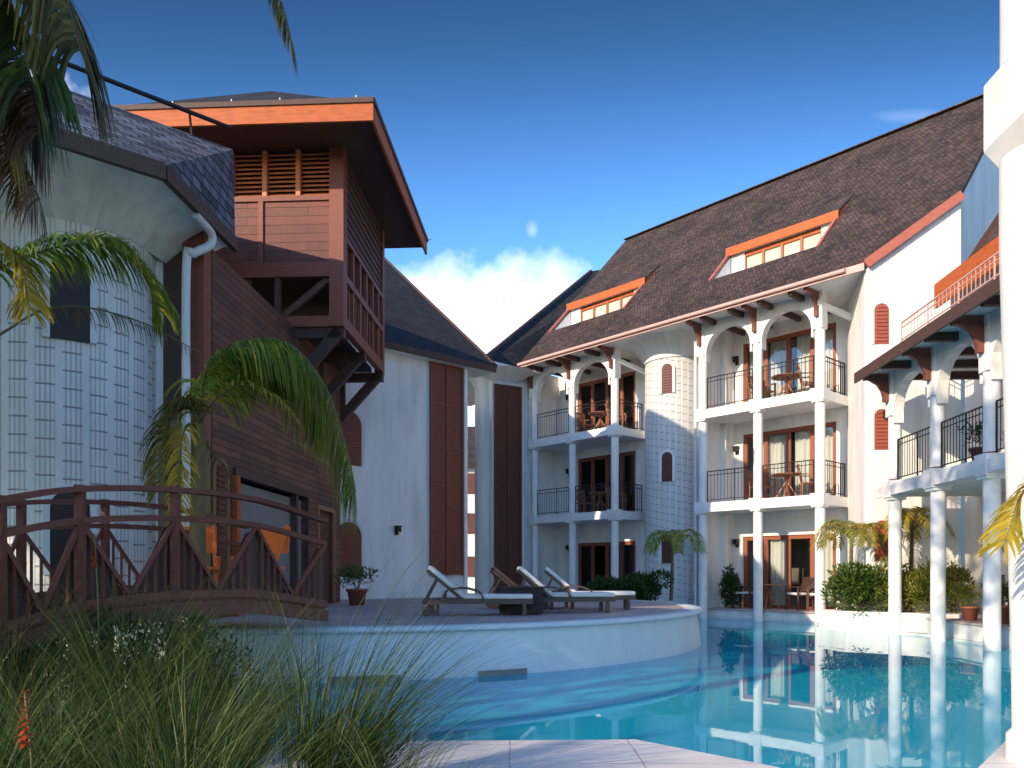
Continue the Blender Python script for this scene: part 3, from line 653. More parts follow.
mb = MB(); mb.prism([fAR(8.6, b, z) for b, z in ((6.98, RZ(6.98)), (7.85, RZ(7.85)), (7.85, RZ(7.85) - .12), (6.98, RZ(6.98) - .10))], fAR(9.95, 0, 0) - fAR(0, 0, 0)); rr = obj('roof', mb, 'shingle', wing)
mb = MB(); mb.box(fAR, 8.6, 18.58, 6.935, 6.98, 5.79, 6.02); obj('fascia', mb, 'darkwood', wing)
mb = MB(); mb.box(fAR, 8.6, 18.5, 7.86, 8.05, 6.1, 6.62); obj('parapet', mb, 'plaster', wing)
railing(fAR(18.3, 7.9, 6.62), fAR(8.8, 7.9, 6.62), .48, 'parapet_railing', wing, step=.16, mat='palefascia')
mb = MB(); mb.prism([fAR(8.6, b, z) for b, z in ((8.9, 6.3), (8.9, 7.72), (12.4, 13.0), (16.5, 7), (16.5, 6.8), (12.4, 12.8), (9.1, 7.6), (9.1, 6.3))], fAR(9.4, 0, 0) - fAR(0, 0, 0)); obj('upper_roof', mb, 'shingle', wing)
mb = MB(); mb.box(fAR, 8.6, 18.04, 8.50, 8.56, 7.32, 7.86); mb.prism([fAR(8.6, b, z) for b, z in ((8.56, 7.78), (8.56, 7.86), (9.05, 8.05), (9.05, 7.95))], fAR(9.44, 0, 0) - fAR(0, 0, 0)); obj('upper_fascia', mb, 'orange', wing)
mb = MB(); mb.box(fAR, 8.6, 18.0, 8.84, 8.899, 6.3, 7.55); obj('upper_wall', mb, 'plaster', wing)
mb = MB(); mb.bar(fAR(18.03, 8.95, 7.86), fAR(18.03, 12.4, 13.06), .1, .16); obj('rake_board', mb, 'darkwood', wing)
sconce(fAR, 13.4, 9.9, 5.0, wing); sconce(fAR, 17.6, 9.9, 2.4, wing)

# ------------------------------------------------------------------ near pillar at right
pil = thing('pavilion_pillar', (3.585, 5.42, .08), 'tall white round pillar with a square block, close by at the right edge', 'pillar')
PX, PY = 3.62, 5.42
mb = MB(); mb.lathe((PX, PY, 0), [(.235, .086), (.235, .26), (.2, .30), (.205, .8), (.24, 2.2), (.275, 3.6), (.275, 4.2)], 96); obj('shaft', mb, 'column', pil)
mb = MB(); fP = frame((PX, PY), (.9986, -.054), (.054, .9986)); w = .275; mb.box(fP, -w, w, -w, w, 4.36, 4.84)
mb.add([fP(x * w, y * w, 4.36) for x, y in ((-1, -1), (1, -1), (1, 1), (-1, 1))] + [fP(x * .20, y * .20, 4.2) for x, y in ((-1, -1), (1, -1), (1, 1), (-1, 1))], [(0, 1, 5, 4), (1, 2, 6, 5), (2, 3, 7, 6), (3, 0, 4, 7), (4, 5, 6, 7)]); o = obj('block', mb, 'column', pil); bb_ = o.modifiers.new('bevel', 'BEVEL'); bb_.width = .012; bb_.segments = 2
mb = MB(); mb.lathe((PX, PY, 0), [(.27, 4.842), (.27, 7.4)], 96); obj('upper_shaft', mb, 'column', pil)

# ------------------------------------------------------------------ REAR WHITE BLOCK
rear = thing('rear_block', fC(-4, 3, .4), 'plain white block with steep dark roof and a tall brown shutter panel, behind the loungers', 'hotel building')
mb = MB(); wall_holes(mb, fC, -11, -.9, 0, .25, .2, 7.56, []); mb.box(fC, -1.15, -.901, .25, 9, .2, 7.55)
obj('wall', mb, 'plaster', rear)
mb = MB(); CE = 7.66; 
vs = [fC(c, t, CE + .82 * (t + .35)) for c, t in ((.0, -.35), (-11, -.35), (-11, 7), (.0, 7))]; mb.prism(vs, (0, 0, -.14))
vs = [fC(0, 7, CE + 6.03), fC(-11, 7, CE + 6.03), fC(-11, 14, CE), fC(0, 14, CE)]; mb.prism(vs, (0, 0, -.14)); obj('roof', mb, 'slate', rear)
mb = MB(); mb.box(fC, -11, .0, -.40, -.352, CE - .2, CE - .02); obj('fascia', mb, 'darkwood', rear)
mb = MB(); mb.bar(fC(.03, -.35, CE - .03), fC(.03, 7, CE + 6.0), .06, .14); obj('rake_board', mb, 'darkwood', rear)
mb = MB(); mb.box(fC, -11, -.03, -.35, .6, CE - .19, CE - .14); obj('soffit', mb, 'plaster', rear)
sh = MB(); a0, a1 = -2.2, -1.05
sh.box(fC, a0, a1, -.06, -.003, 1.35, 7.45)
for x in (a0, (a0 + a1) / 2, a1): sh.box(fC, max(a0 - .03, x - .04), min(a1 + .03, x + .04), -.10, -.061, 1.32, 7.48)
for z in (1.34, 2.6, 3.9, 5.0, 6.25, 7.42): sh.box(fC, a0 - .02, a1 + .02, -.095, -.0615, z, z + .06)
for k in range(70): 
    z = 1.42 + k * .086; sh.box(fC, a0 + .05, (a0 + a1) / 2 - .05, -.078, -.0612, z, z + .045); sh.box(fC, (a0 + a1) / 2 + .05, a1 - .05, -.078, -.0612, z, z + .045)
obj('shutter_panel', sh, 'redwood', rear)
mb = MB(); mb.box(fC, -.98, -.86, -.08, .3, .4, 7.5); obj('corner_trim', mb, 'column', rear)
for z in (4.25, 1.3): arched_window(fC, -4.85, 0, z, .78, 1.45, rear, mat='redwood', frame_mat='gutter')
sconce(fC, -3.35, 0, 2.55, rear)

# ------------------------------------------------------------------ STAIR LINK
link = thing('stair_link', (-.3, 31, .4), 'shaded link with round white pier and tall dark shutters between the two roofs', 'hotel building')
a = at(485, 359, 28.5); b = at(540, 373, 30.3); c = at(640, 264, 42); d = at(500, 350, 29.6)
mb = MB(); mb.prism([a, b, c, at(592, 271, 40)], (-.0, .0, -.16)); obj('roof', mb, 'slate', link)
mb = MB(); mb.bar(a + V((-.05, -.05, -.04)), at(592, 271, 40) + V((-.05, -.05, -.04)), .1, .16); obj('rake_board', mb, 'darkwood', link)
mb = MB(); mb.bar(a + V((0, -.05, -.12)), b + V((0, -.05, -.12)), .06, .2); obj('fascia', mb, 'column', link)
fS = frame((-.62, 29.3), (.87, .49), (-.49, .87))
mb = MB(); mb.box(fS, -.1, 1.55, .06, .3, .3, 8.85); mb.box(fS, -3.2, -.1, 2.6, 2.8, .3, 8.8); mb.box(fS, -1.3, 2.0, .3, 6, 8.8, 8.95); obj('wall', mb, 'plaster', link)
mb = MB(); p = at(486, 400, 29.9); mb.lathe((p.x, p.y, 0), [(.42, .3), (.42, 8.3), (.6, 8.6), (.95, 8.78)], 32); obj('round_pier', mb, 'plaster', link)
mb = MB(); mb.lathe((p.x + .6, p.y - .2, 0), [(.5, 8.45), (.9, 8.62), (1.3, 8.76)], 32); obj('soffit', mb, 'plaster', link)
sh = MB(); sh.box(fS, 0, 1.08, 0, .055, .5, 8.3)
for x in (0, .54, 1.08): sh.box(fS, x - .04, x + .04, -.04, -.001, .5, 8.32)
for z in (.5, 2.7, 5.4, 5.6, 6.9, 8.26): sh.box(fS, -.03, 1.11, -.035, -.0015, z, z + .07)
for k in range(88):
    z = .6 + k * .087; sh.box(fS, .05, .49, -.018, -.0012, z, z + .045); sh.box(fS, .59, 1.03, -.018, -.0012, z, z + .045)
obj('shutter_panel', sh, 'shutter', link)
mb = MB()
for z in (3.4, 6.2): mb.box(fS, -2.6, -.4, 1.4, 2.5, z, z + .22)
obj('landing', mb, 'darkwood', link)
for z in (3.62, 6.42): railing(fS(-2.4, 1.45, z), fS(-.45, 1.45, z), .95, 'railing', link)
# far sunlit villa seen through the gap
far = thing('far_villa', (-2.6, 52, .3), 'distant sunlit white house glimpsed through the narrow gap beside the shutters', 'house')
mb = MB(); wall_holes(mb, ID, -6, 1, 52, 58, .1, 8.5, []); obj('wall', mb, 'plaster', far)
mb = MB(); mb.prism([V((-6.5, 51.4, 8.5)), V((1.5, 51.4, 8.5)), V((1.5, 55, 11.5)), V((-6.5, 55, 11.5))], (0, 0, -.2)); mb.prism([V((-6.5, 58.6, 8.5)), V((1.5, 58.6, 8.5)), V((1.5, 55, 11.5)), V((-6.5, 55, 11.5))], (0, 0, -.2)); obj('roof', mb, 'shingle', far)
for z in (1.2, 4.0, 6.6):
    mb = MB(); mb.box(ID, -3.0, -2.2, 51.9, 51.99, z, z + 1.3); obj('window', mb, 'shutter', far)

# ------------------------------------------------------------------ TIMBER TOWER HOUSE
tow = thing('timber_tower', fAT(15, -6.5, .6), 'brown boarded house carrying a jettied timber tower with orange eaves', 'house')
mb = MB(); BW = -5.1
wall_holes(mb, frame((-.25 * .054, -.25 * .9986), (.054, .9986), (-.9986, .054)), 11.9, 19.0, 5.1, 5.35, .3, 6.2, [(12.75, 16.4, .3, 2.95), (17.2, 18.3, .3, 2.75)])
mb.box(fAT, 18.75, 19.0, -9, BW - .251, .3, 6.2); mb.box(fAT, 11.9, 19, -9.2, -9.0, .3, 6.2)
obj('wall', mb, 'siding', tow)
mb = MB(); mb.box(fAT, 11.62, 11.9, -9, BW - .02, .3, 3.6); obj('end_wall', mb, 'olive', tow)
mb = MB(); mb.box(fAT, 11.66, 11.899, -9, BW - .05, 3.6, 6.2); mb.box(fAT, 11.9, 18.7, -9, BW - .26, 6.0, 6.19); obj('upper_wall', mb, 'darkwood', tow)
mb = MB(); mb.box(fAT, 11.9, 18.9, -8.9, -8.0, .3, 5.9); mb.box(fAT, 11.9, 18.7, -8.0, BW - .26, .3, .66); obj('interior', mb, 'screen', tow)
mb = MB()
mb.box(fAT, 12.75, 16.4, BW - .14, BW - .10, .66, 2.86); obj('blind', mb, 'screen', tow)
mb = MB(); mb.box(fAT, 12.65, 16.5, BW - .02, BW + .06, 2.92, 3.05); mb.box(fAT, 16.4, 16.5, BW - .02, BW + .05, .6, 2.92); mb.box(fAT, 15.7, 15.82, BW - .1, BW + .03, .6, 2.92); obj('opening_frame', mb, 'darkwood', tow)
mb = MB(); mb.box(fAT, 12.62, 12.75, BW - .02, BW + .09, .6, 2.92); obj('sunlit_jamb', mb, 'orange', tow)  # orange here puts the sunlit strip into the colour of the wood
mb = MB(); mb.box(fAT, 17.2, 18.3, BW - .12, BW - .06, .6, 2.75); dr = obj('door', mb, 'shutter', tow)
mb = MB(); mb.box(fAT, 17.1, 17.2, BW - .02, BW + .05, .6, 2.85); mb.box(fAT, 18.3, 18.4, BW - .02, BW + .05, .6, 2.85); mb.box(fAT, 17.2, 18.3, BW - .02, BW + .05, 2.75, 2.85); obj('door_frame', mb, 'teak', dr)
fB = frame(tuple(fAT(0, BW, 0).xy), (.054, .9986), (-.9986, .054))
arched_window(fB, 12.2, 0, 1.15, .42, 1.9, tow, mat='shutter', frame_mat='olive')
mb = MB(); mb.box(fAT, 11.55, 11.8, BW - .28, BW - .02 + .05, 3.3, 6.5); obj('corner_post', mb, 'redwood', tow)
# tower
TX = -4.1; TF = 15.5; TB = 19.3; TL = -8.6
def P_(a, b, z): return fAT(a, b, z)
mb = MB(); mb.box(fAT, TF - .02, TF + .26, TX - .26, TX + .02, 6.15, 9.6); obj('corner_post', mb, 'redwood', tow); mb = MB(); mb.box(fAT, TB - .2, TB, TX - .2, TX, 6.15, 9.6); obj('corner_post', mb, 'redwood', tow)
mb = MB(); mb.box(fAT, TF + .04, TF + .2, TL, TX - .261, 7.32, 8.62); obj('front_boarding', mb, 'panelwood', tow)
mb = MB(); mb.box(fAT, TF, TF + .16, TL, TX - .262, 7.12, 7.40); mb.box(fAT, TF, TF + .15, TL, TX - .262, 8.60, 8.70); mb.box(fAT, TF + .01, TF + .17, TL, TX - .262, 6.15, 6.36); 
for b in (-5.72, -7.0): mb.box(fAT, TF + .005, TF + .04, b - .05, b + .05, 7.4, 8.6)
obj('front_beam', mb, 'redwood', tow)
mb = MB()
for k in range(10): z = 8.73 + k * .087; mb.prism([fAT(TF + .05, TL, z), fAT(TF + .06, TL, z - .015), fAT(TF + .15, TL, z + .055), fAT(TF + .14, TL, z + .07)], fAT(0, -TL + TX - .262, 0) - fAT(0, 0, 0))
obj('louvres', mb, 'louvre', tow)
b = TX - .26 - .62
while b > TL: mb = MB(); mb.box(fAT, TF, TF + .16, b - .045, b + .045, 8.70, 9.58); obj('louvre_post', mb, 'louvre', tow); b -= .66
mb = MB()
for b0 in (TX - .26, -5.9, -7.4):
    mb = MB(); mb.bar(fAT(TF + .12, b0 - .05, 7.1), fAT(TF + .12, b0 - .95, 6.38), .09, .12); mb.box(fAT, TF + .06, TF + .18, b0 - 1.1, b0 - 1.0, 6.36, 7.12); obj('front_brace', mb, 'darkwood', tow)
mb = MB(); mb.box(fAT, TF + .3, TB - .05, TL, TX - .3, 6.2, 6.3); mb.box(fAT, TF + 1.6, TF + 1.7, TL, TX - .4, 6.3, 9.6); obj('floor', mb, 'darkwood', tow)
# side facing the court
mb = MB(); mb.box(fAT, TF + .26, TB - .2, TX - .14, TX - .05, 8.0, 9.6); 
for k in range(9): z = 8.1 + k * .165; mb.box(fAT, TF + .26, TB - .2, TX - .05, TX - .025, z, z + .03)
obj('side_boarding', mb, 'darkwood', tow)
mb = MB(); mb.box(fAT, TF + .26, TB - .2, TX - .10, TX + .0, 7.92, 8.02); mb.box(fAT, TF + .26, TB - .2, TX - .1, TX + .01, 7.10, 7.24); mb.box(fAT, TF + .26, TB - .2, TX - .12, TX + .02, 6.15, 6.38)
a = TF + .9
while a < TB - .3: mb.box(fAT, a - .05, a + .05, TX - .09, TX - .01, 6.38, 7.92); a += .58
obj('side_beam', mb, 'redwood', tow)
mb = MB(); mb.box(fAT, TF + .26, TB - .2, TX - .16, TX - .10, 7.24, 7.92); obj('side_panel', mb, 'panelwood', tow)
mb = MB(); 
for k in range(14): a = TF + .4 + k * .25; mb.box(fAT, a - .02, a + .02, TX - .07, TX - .03, 6.38, 7.10)
obj('side_baluster', mb, 'redwood', tow)
mb = MB()
for a in (TF + .15, TF + 1.9, TB - .15):
    mb = MB(); mb.bar(fAT(a, BW, 5.1), fAT(a, TX - .1, 6.1), .16, .2); mb.bar(fAT(a, BW - .1, 6.05), fAT(a, TX, 6.05), .16, .2)
    mb.bar(fAT(a, BW + .0, 5.0), fAT(a, BW + .0, 6.1), .16, .16, (1, 0, 0)); obj('jetty_brace', mb, 'darkwood', tow)
EF, EB, EX, EL, EZt = 14.35, 20.3, -3.28, -9.4, 9.76
mb = MB(); hz = 2.3; mid = (EX - 3.06); 
A4 = [fAT(EF, EL, EZt), fAT(EF, EX, EZt), fAT(EB, EX, EZt), fAT(EB, EL, EZt)]; r0 = fAT(EF + 2.9, mid + .2, EZt + 2.05); r1 = fAT(EB - 2.9, mid + .2, EZt + 2.05)
mb.add(A4 + [r0, r1], [(0, 1, 4), (1, 2, 5, 4), (2, 3, 5), (3, 0, 4, 5)]); A5 = [v - V((0, 0, .05)) for v in A4]; mb.add(A5, [(3, 2, 1, 0)]); obj('roof', mb, 'slate', tow, recalc=False)
mb = MB(); mb.box(fAT, EF - .05, EF, EL, EX + .05, EZt - .34, EZt + .03); obj('fascia', mb, 'orange', tow)
mb = MB(); mb.box(fAT, EF, EB, EX, EX + .05, EZt - .34, EZt + .03); obj('fascia', mb, 'orange', tow)
mb = MB(); mb.box(fAT, EF - .08, EF - .051, EL, EX + .06, EZt - .03, EZt + .06); mb.box(fAT, EF - .05, EB, EX + .051, EX + .08, EZt - .03, EZt + .06); obj('drip_edge', mb, 'darkwood', tow)
mb = MB(); mb.box(fAT, EF, EB, EL, EX, EZt - .16, EZt - .08); obj('soffit', mb, 'darkwood', tow)
mb = MB()
for b in (-3.6, -5.0, -5.9, -7.0): p = fAT(EF + .2, b, EZt + .1); mb.bar(p, p + V((0, 0, .16)), .02, .02)
p = fAT(EB - .05, EX + .05, EZt); mb.bar(p, p + V((.12, 0, .03)), .02, .02); obj('lightning_rod', mb, 'gutter', tow)

# ------------------------------------------------------------------ TURRET HOUSE AT LEFT
hs = thing('turret_house', (-6.5, 11.5, .3), 'shaded white house with a big round slit block turret under a grey shingle roof', 'house')
TC = V((-6.5, 11.5, 0)); Rr = 1.32
mb = MB(); mb.lathe(TC, [(Rr, -.3), (Rr, 6.35)], 56); tur2 = obj('turret', mb, 'claustra', hs)
ta = math.atan2(-TC.y, -TC.x) + R(5)
fT2 = frame((TC.x + Rr * math.cos(ta), TC.y + Rr * math.sin(ta)), (-math.sin(ta), math.cos(ta)), (-math.cos(ta), -math.sin(ta)))
for z in (1.35, 4.40): arched_window(fT2, .0, -.02, z, .46, 1.10, tur2, louver=False, mat='darkglass', frame_mat='gutter')
mb = MB()
mb.box(fH, -16, -1.2, 2.3, 2.6, .0, 6.3); w0 = V((-5.35, 11.55, 0)); w1 = fA(11.64, BW - .3, 0)  # wall and roof carried on left out of view, added to cast shade
mb.prism([w0 + V((0, 0, .0)), w1 + V((0, 0, .0)), w1 + V((-.1, .3, .0)), w0 + V((-.1, .3, 0))], (0, 0, 6.2)); mb.box(fH, -16, -15.7, 2.6, 9, 0, 6.3)
obj('wall', mb, 'plaster', hs)
c0 = fH(0, 0, 6.47); cL = fH(-16, 0, 6.47); c1 = V((-4.22, 12.2, 6.47)); r1 = V((-4.60, 13.2, 8.36)); rL = fH(-16, 2.53, 8.36); bk = fH(-16, 8.5, 8.3); bk1 = V((-9.5, 18.6, 8.3))
mb = MB(); mb.add([cL, c0, r1, rL], [(0, 1, 2, 3)]); mb.add([c0, c1, r1], [(0, 1, 2)])
mb.add([rL, r1, bk1, bk], [(0, 1, 2, 3)]); obj('roof', mb, 'slate_big', hs, recalc=False)
mb = MB(); mb.bar(cL + V((0, 0, -.09)), c0 + V((0, 0, -.09)), .08, .2); mb.bar(c0 + V((0, 0, -.09)), c1 + V((0, 0, -.09)), .08, .2); obj('fascia', mb, 'darkwood', hs)
# soffit: swept up from the turret wall to the eave
mb = MB(); inn = []; oth = []
for k in range(33):
    t = k / 32
    if t < .6: o_ = cL.lerp(c0, .70 + .30 * t / .6)
    else: o_ = c0.lerp(c1, (t - .6) / .4)
    a_ = R(-130 + 165 * t); i_ = TC + V((Rr * 1.0 * math.cos(a_), Rr * math.sin(a_), 5.95))
    if t > .75: i_ = i_.lerp(V((w1.x - .02, w1.y - .05, 5.8)), (t - .75) / .25)
    inn.append(i_); oth.append(o_ + V((-.02, .02, -.1)))
vs = []
for i_, o_ in zip(inn, oth):
    for j in range(5):
        q = j / 4; p = i_.lerp(o_, q); p.z = i_.z + (o_.z - i_.z) * (1 - (1 - q) ** 1.7); vs.append(p)
mb.add(vs, [(i * 5 + j, i * 5 + j + 1, (i + 1) * 5 + j + 1, (i + 1) * 5 + j) for i in range(32) for j in range(4)], True); obj('soffit', mb, 'plaster', hs, recalc=False)
mb = MB(); mb.bar(fH(-16, .1, 6.34), cL.lerp(c0, .72) + V((0, .1, -.12)), .3, .05); obj('soffit', mb, 'plaster', hs)
mb = MB(); pp = V((-4.62, 11.35, 0)); mb.tube(cr_path([c0 + V((.02, .9, -.2)), c0 + V((.03, 1.45, -.22)), c0 + V((0, 1.5, -.38)), pp + V((.1, 0, 5.9)), pp + V((0, 0, 5.7)), pp + V((0, 0, 3)), pp + V((0, 0, .5))], 5), .06, 10); obj('drain_pipe', mb, 'gutter', hs)
mb = MB(); g = [fH(-9, 2.2, 8.62), r1 + V((0, -.1, .3))]; mb.tube(g, .035, 8)
for k in range(8): p = g[0].lerp(g[1], (k + .5) / 8); mb.bar(p, p + V((0, .1, -.35)), .03, .03)
obj('roof_rail', mb, 'metal', hs)

# ------------------------------------------------------------------ PLANTERS
mb = MB(); pl = [ax(20.3, 6.55), ax(19.3, 6.85), ax(18.85, 7.5), ax(18.35, 8.12), ax(17.9, 8.25), ax(17.9, 9.5), ax(19.6, 9.2), ax(20.6, 8.6)]
mb.prism([V((x, y, -.9)) for x, y in pl], (0, 0, 1.33)); mb.prism([V((*(V(p) * 1.0 + (V(p) - V(ax(18.8, 8.1))) *   .02), .43)) for p in pl], (0, 0, .05))
finish(obj('planter', mb, 'plaster'), 'low white masonry planter in the pool corner, sunlit, under the bushes', 'planter')
mb = MB(); pl2 = [(2.3, 22.1), (3.1, 21.7), mp_(2.75, -.75), mp_(2.65, .3), mp_(5.0, .1), mp_(5.0, -.9)]
mb.prism([V((x, y, -.9)) for x, y in pl2], (0, 0, 1.5)); finish(obj('planter', mb, 'poolwall'), 'shaded white planter wall at the foot of the far round turret', 'planter')

# ------------------------------------------------------------------ PLANTS
def leaf_blob(mb, c, r, n, size, rn, flat=1.0, up=.3):
    c = V(c)
    lobes = [(V((rn.uniform(-1, 1) * r[0] * .55, rn.uniform(-1, 1) * r[1] * .55, rn.uniform(-.2, .6) * r[2])), rn.uniform(.35, .62)) for _ in range(9)]
    for _ in range(n):
        lo, lr = rn.choice(lobes)
        d = V((rn.gauss(0, 1), rn.gauss(0, 1), rn.gauss(0, 1))).normalized() * (lr * rn.uniform(.55, 1.08))
        p = c + lo + V((d.x * r[0], d.y * r[1], d.z * r[2]))
        if p.z < c.z - r[2] * .72: continue
        dr = (d.normalized() + V((rn.uniform(-.8, .8), rn.uniform(-.8, .8), rn.uniform(-.3, .8) + up))).normalized() * size * rn.uniform(.6, 1.4)
        mb.quadleaf(p, dr, size * .22, V((rn.uniform(-1, 1), rn.uniform(-1, 1), 1)))
def shrub(loc, r, n, size, mat, label, group='shrubs around the pool', seed=1, cat='shrub'):
    rn = random.Random(seed); t = thing('shrub', loc, label, cat, group)
    m = MB(); leaf_blob(m, V(loc) + V((0, 0, r[2] * .6)), r, n, size, rn); obj('foliage', m, mat, t, recalc=False)
    m = MB()
    for _ in range(7):
        e = V(loc) + V((rn.uniform(-.6, .6) * r[0], rn.uniform(-.6, .6) * r[1], r[2] * rn.uniform(.6, 1.1))); m.tube([V(loc), V(loc).lerp(e, .5) + V((0, 0, .05)), e], [.02, .014, .006], 5)
    obj('stem', m, 'bark', t); return t
shrub(tuple(fA(19.55, 7.25, .40)), (1.0, .7, .72), 5000, .12, 'leaf', 'tall green shrub in the sunlit corner planter, below the yellow palm', seed=3)
shrub(tuple(fA(19.2, 8.2, .40)), (.8, .6, .78), 4200, .095, 'leaflime', 'yellow green shrub in the corner planter, left of the sunlit pillar', seed=4)
shrub(tuple(fA(18.6, 8.75, .40)), (.75, .6, .74), 4000, .095, 'leaflime', 'yellow green shrub behind the second arcade pillar of the corner planter', seed=5)
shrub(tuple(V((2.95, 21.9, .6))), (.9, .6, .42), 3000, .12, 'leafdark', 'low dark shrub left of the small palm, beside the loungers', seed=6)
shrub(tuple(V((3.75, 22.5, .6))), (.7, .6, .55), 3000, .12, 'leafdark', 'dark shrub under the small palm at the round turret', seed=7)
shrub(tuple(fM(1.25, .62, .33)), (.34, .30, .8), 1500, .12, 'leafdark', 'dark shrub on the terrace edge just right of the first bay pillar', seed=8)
shrub(tuple(fA(15.3, 8.9, .4)), (.35, .35, .5), 700, .09, 'leaf', 'small loose shrub on the wing terrace between arcade pillars', seed=9)

def frond_mesh(path, lw, ll, rn, droop=.6, spread=1.0, n=55, lfw=.011, t0=.12, hang=0.0, rk=.016):
    """feather frond: rachis plus two rows of long narrow leaflets"""
    pts = cr_path(path, 12); L = len(pts) - 1; rac = MB(); rac.tube(pts[::2] + [pts[-1]], [rk * (1 - .8 * i / (len(pts[::2]))) for i in range(len(pts[::2]) + 1)], 6)
    lf = MB()
    for k in range(n):
        q = t0 + (1 - t0) * (k + rn.uniform(0, .6)) / n; i = min(L - 1, int(q * L)); p = pts[i].lerp(pts[i + 1], q * L - i)
        d = (pts[i + 1] - pts[i]).normalized(); side = d.cross(V((0, 0, 1))); side = side.normalized() if side.length > .15 else V((1, 0, 0)); up = side.cross(d)
        env = ll * (.45 + .55 * math.sin(math.pi * min(1, (q - t0) / (1 - t0) * .80 + .14)))
        for s in (-1, 1):
            dirn = (d * rn.uniform(.45, .8) + side * s * spread * rn.uniform(.7, 1.1) + up * (.25 - hang) * rn.uniform(.6, 1.3)).normalized()
            l = env * rn.uniform(.8, 1.15); m = 4; c = p.copy(); v = dirn.copy(); vs = []
            w = lfw * rn.uniform(.8, 1.2); nrm = up.copy()
            for j in range(m + 1):
                ww = w * (1.0 if 0 < j < m else .35) * (1 - .55 * j / m); x = v.cross(nrm); x = x.normalized() if x.length > .05 else side
                vs += [c + x * ww, c - x * ww]
                c = c + v * (l / m); v = (v + V((0, 0, -1)) * droop * rn.uniform(.25, .5)).normalized()
            lf.add(vs, [(2 * j, 2 * j + 2, 2 * j + 3, 2 * j + 1) for j in range(m)], True)
    return rac, lf
def frond(path, parent, mat, rn, **kw):
    rac, lf = frond_mesh(path, 0, **{k: v for k, v in kw.items()}, rn=rn)
    o = obj('frond', lf, mat, parent, recalc=False); obj('frond_stem', rac, 'rachis', o); return o
def trunk(parent, pts, r0, r1, mat='bark'):
    m = MB(); p = cr_path(pts, 10); rs = [r0 + (r1 - r0) * i / (len(p) - 1) + (.006 if i % 2 else 0) for i in range(len(p))]; m.tube(p, rs, 12); return obj('trunk', m, mat, parent)
# palm at far left (trunk just out of frame)
pa = thing('palm', (-5.9, 6.0, 0), 'feather palm at the left edge with green and yellow fronds across the turret', 'palm tree')
rn = random.Random(21); cr0 = V((-5.75, 6.3, 3.15)); trunk(pa, [(-5.9, 6.0, 0), (-5.85, 6.1, 1.6), tuple(cr0)], .12, .08)
frond([cr0, at(-40, 285, 6.8), at(45, 250, 7.0), at(105, 246, 7.2), at(142, 272, 7.3), at(160, 312, 7.4)], pa, 'frond', rn, ll=.62, droop=1.3, n=210, lfw=.0095, t0=.25)
frond([cr0, at(-40, 350, 7.0), at(50, 308, 7.2), at(130, 318, 7.5), at(205, 355, 7.8)], pa, 'frondbrown', rn, ll=.24, droop=1.6, n=44, lfw=.007, t0=.45, hang=.7)
frond([cr0, at(-70, 250, 6.6), at(-10, 242, 6.6), at(20, 265, 6.6), at(30, 310, 6.6)], pa, 'frondyellow', rn, ll=.38, droop=.9, n=80, lfw=.014, t0=.3)
frond([cr0, at(-120, 200, 6.6), at(-60, 330, 6.2), at(-30, 450, 6.2)], pa, 'frondolive', rn, ll=.5, droop=.9, n=50, t0=.2)
frond([cr0, cr0 + V((-.5, -.3, .8)), cr0 + V((-1.3, -.8, .7)), cr0 + V((-1.9, -1.2, -.1))], pa, 'frond', rn, ll=.55, droop=.9, n=60)
frond([cr0, cr0 + V((-.2, .6, .8)), cr0 + V((-.9, 1.4, .6)), cr0 + V((-1.2, 1.9, -.2))], pa, 'frond', rn, ll=.55, droop=.9, n=60)
# slim palm in front of the boarded house
pb = thing('palm', (-3.6, 9.15, .3), 'slim olive trunked palm with a big drooping green frond before the brown boarded house', 'palm tree')
cr1 = at(199, 425, 9.0); trunk(pb, [(-3.6, 9.1, .3), (-3.56, 9.05, 1.6), tuple(cr1)], .10, .075, 'olive')
frond([cr1, at(206, 372, 9.0), at(235, 346, 9.0), at(285, 342, 9.0), at(325, 385, 9.0), at(347, 450, 9.0), at(356, 492, 9.0)], pb, 'frond', rn, ll=1.0, droop=2.0, n=330, lfw=.0095, t0=.10, hang=.5, spread=.8)
frond([cr1, at(204, 385, 9.2), at(222, 356, 9.4), at(265, 352, 9.5), at(305, 395, 9.5), at(325, 430, 9.5)], pb, 'frond', rn, ll=.9, droop=2.2, n=300, lfw=.0095, t0=.12, hang=.6, spread=.8)
frond([cr1, at(215, 400, 8.8), at(245, 385, 8.7), at(280, 400, 8.6), at(300, 425, 8.6)], pb, 'frondyellow', rn, ll=.38, droop=.8, n=40, lfw=.011, t0=.2)
frond([cr1, at(190, 405, 8.9), at(174, 408, 8.8), at(163, 440, 8.8), at(160, 490, 8.8)], pb, 'frondolive', rn, ll=.5, droop=1.2, n=120, lfw=.011, t0=.1)
frond([cr1, at(188, 425, 8.8), at(182, 440, 8.7), at(178, 480, 8.7), at(176, 520, 8.7)], pb, 'frondyellow', rn, ll=.32, droop=1.0, n=40, lfw=.012, t0=.1)
frond([cr1, at(203, 440, 9.2), at(225, 470, 9.6), at(240, 500, 9.8)], pb, 'frondbrown', rn, ll=.2, droop=1.2, n=16, lfw=.006, t0=.3, hang=.6)
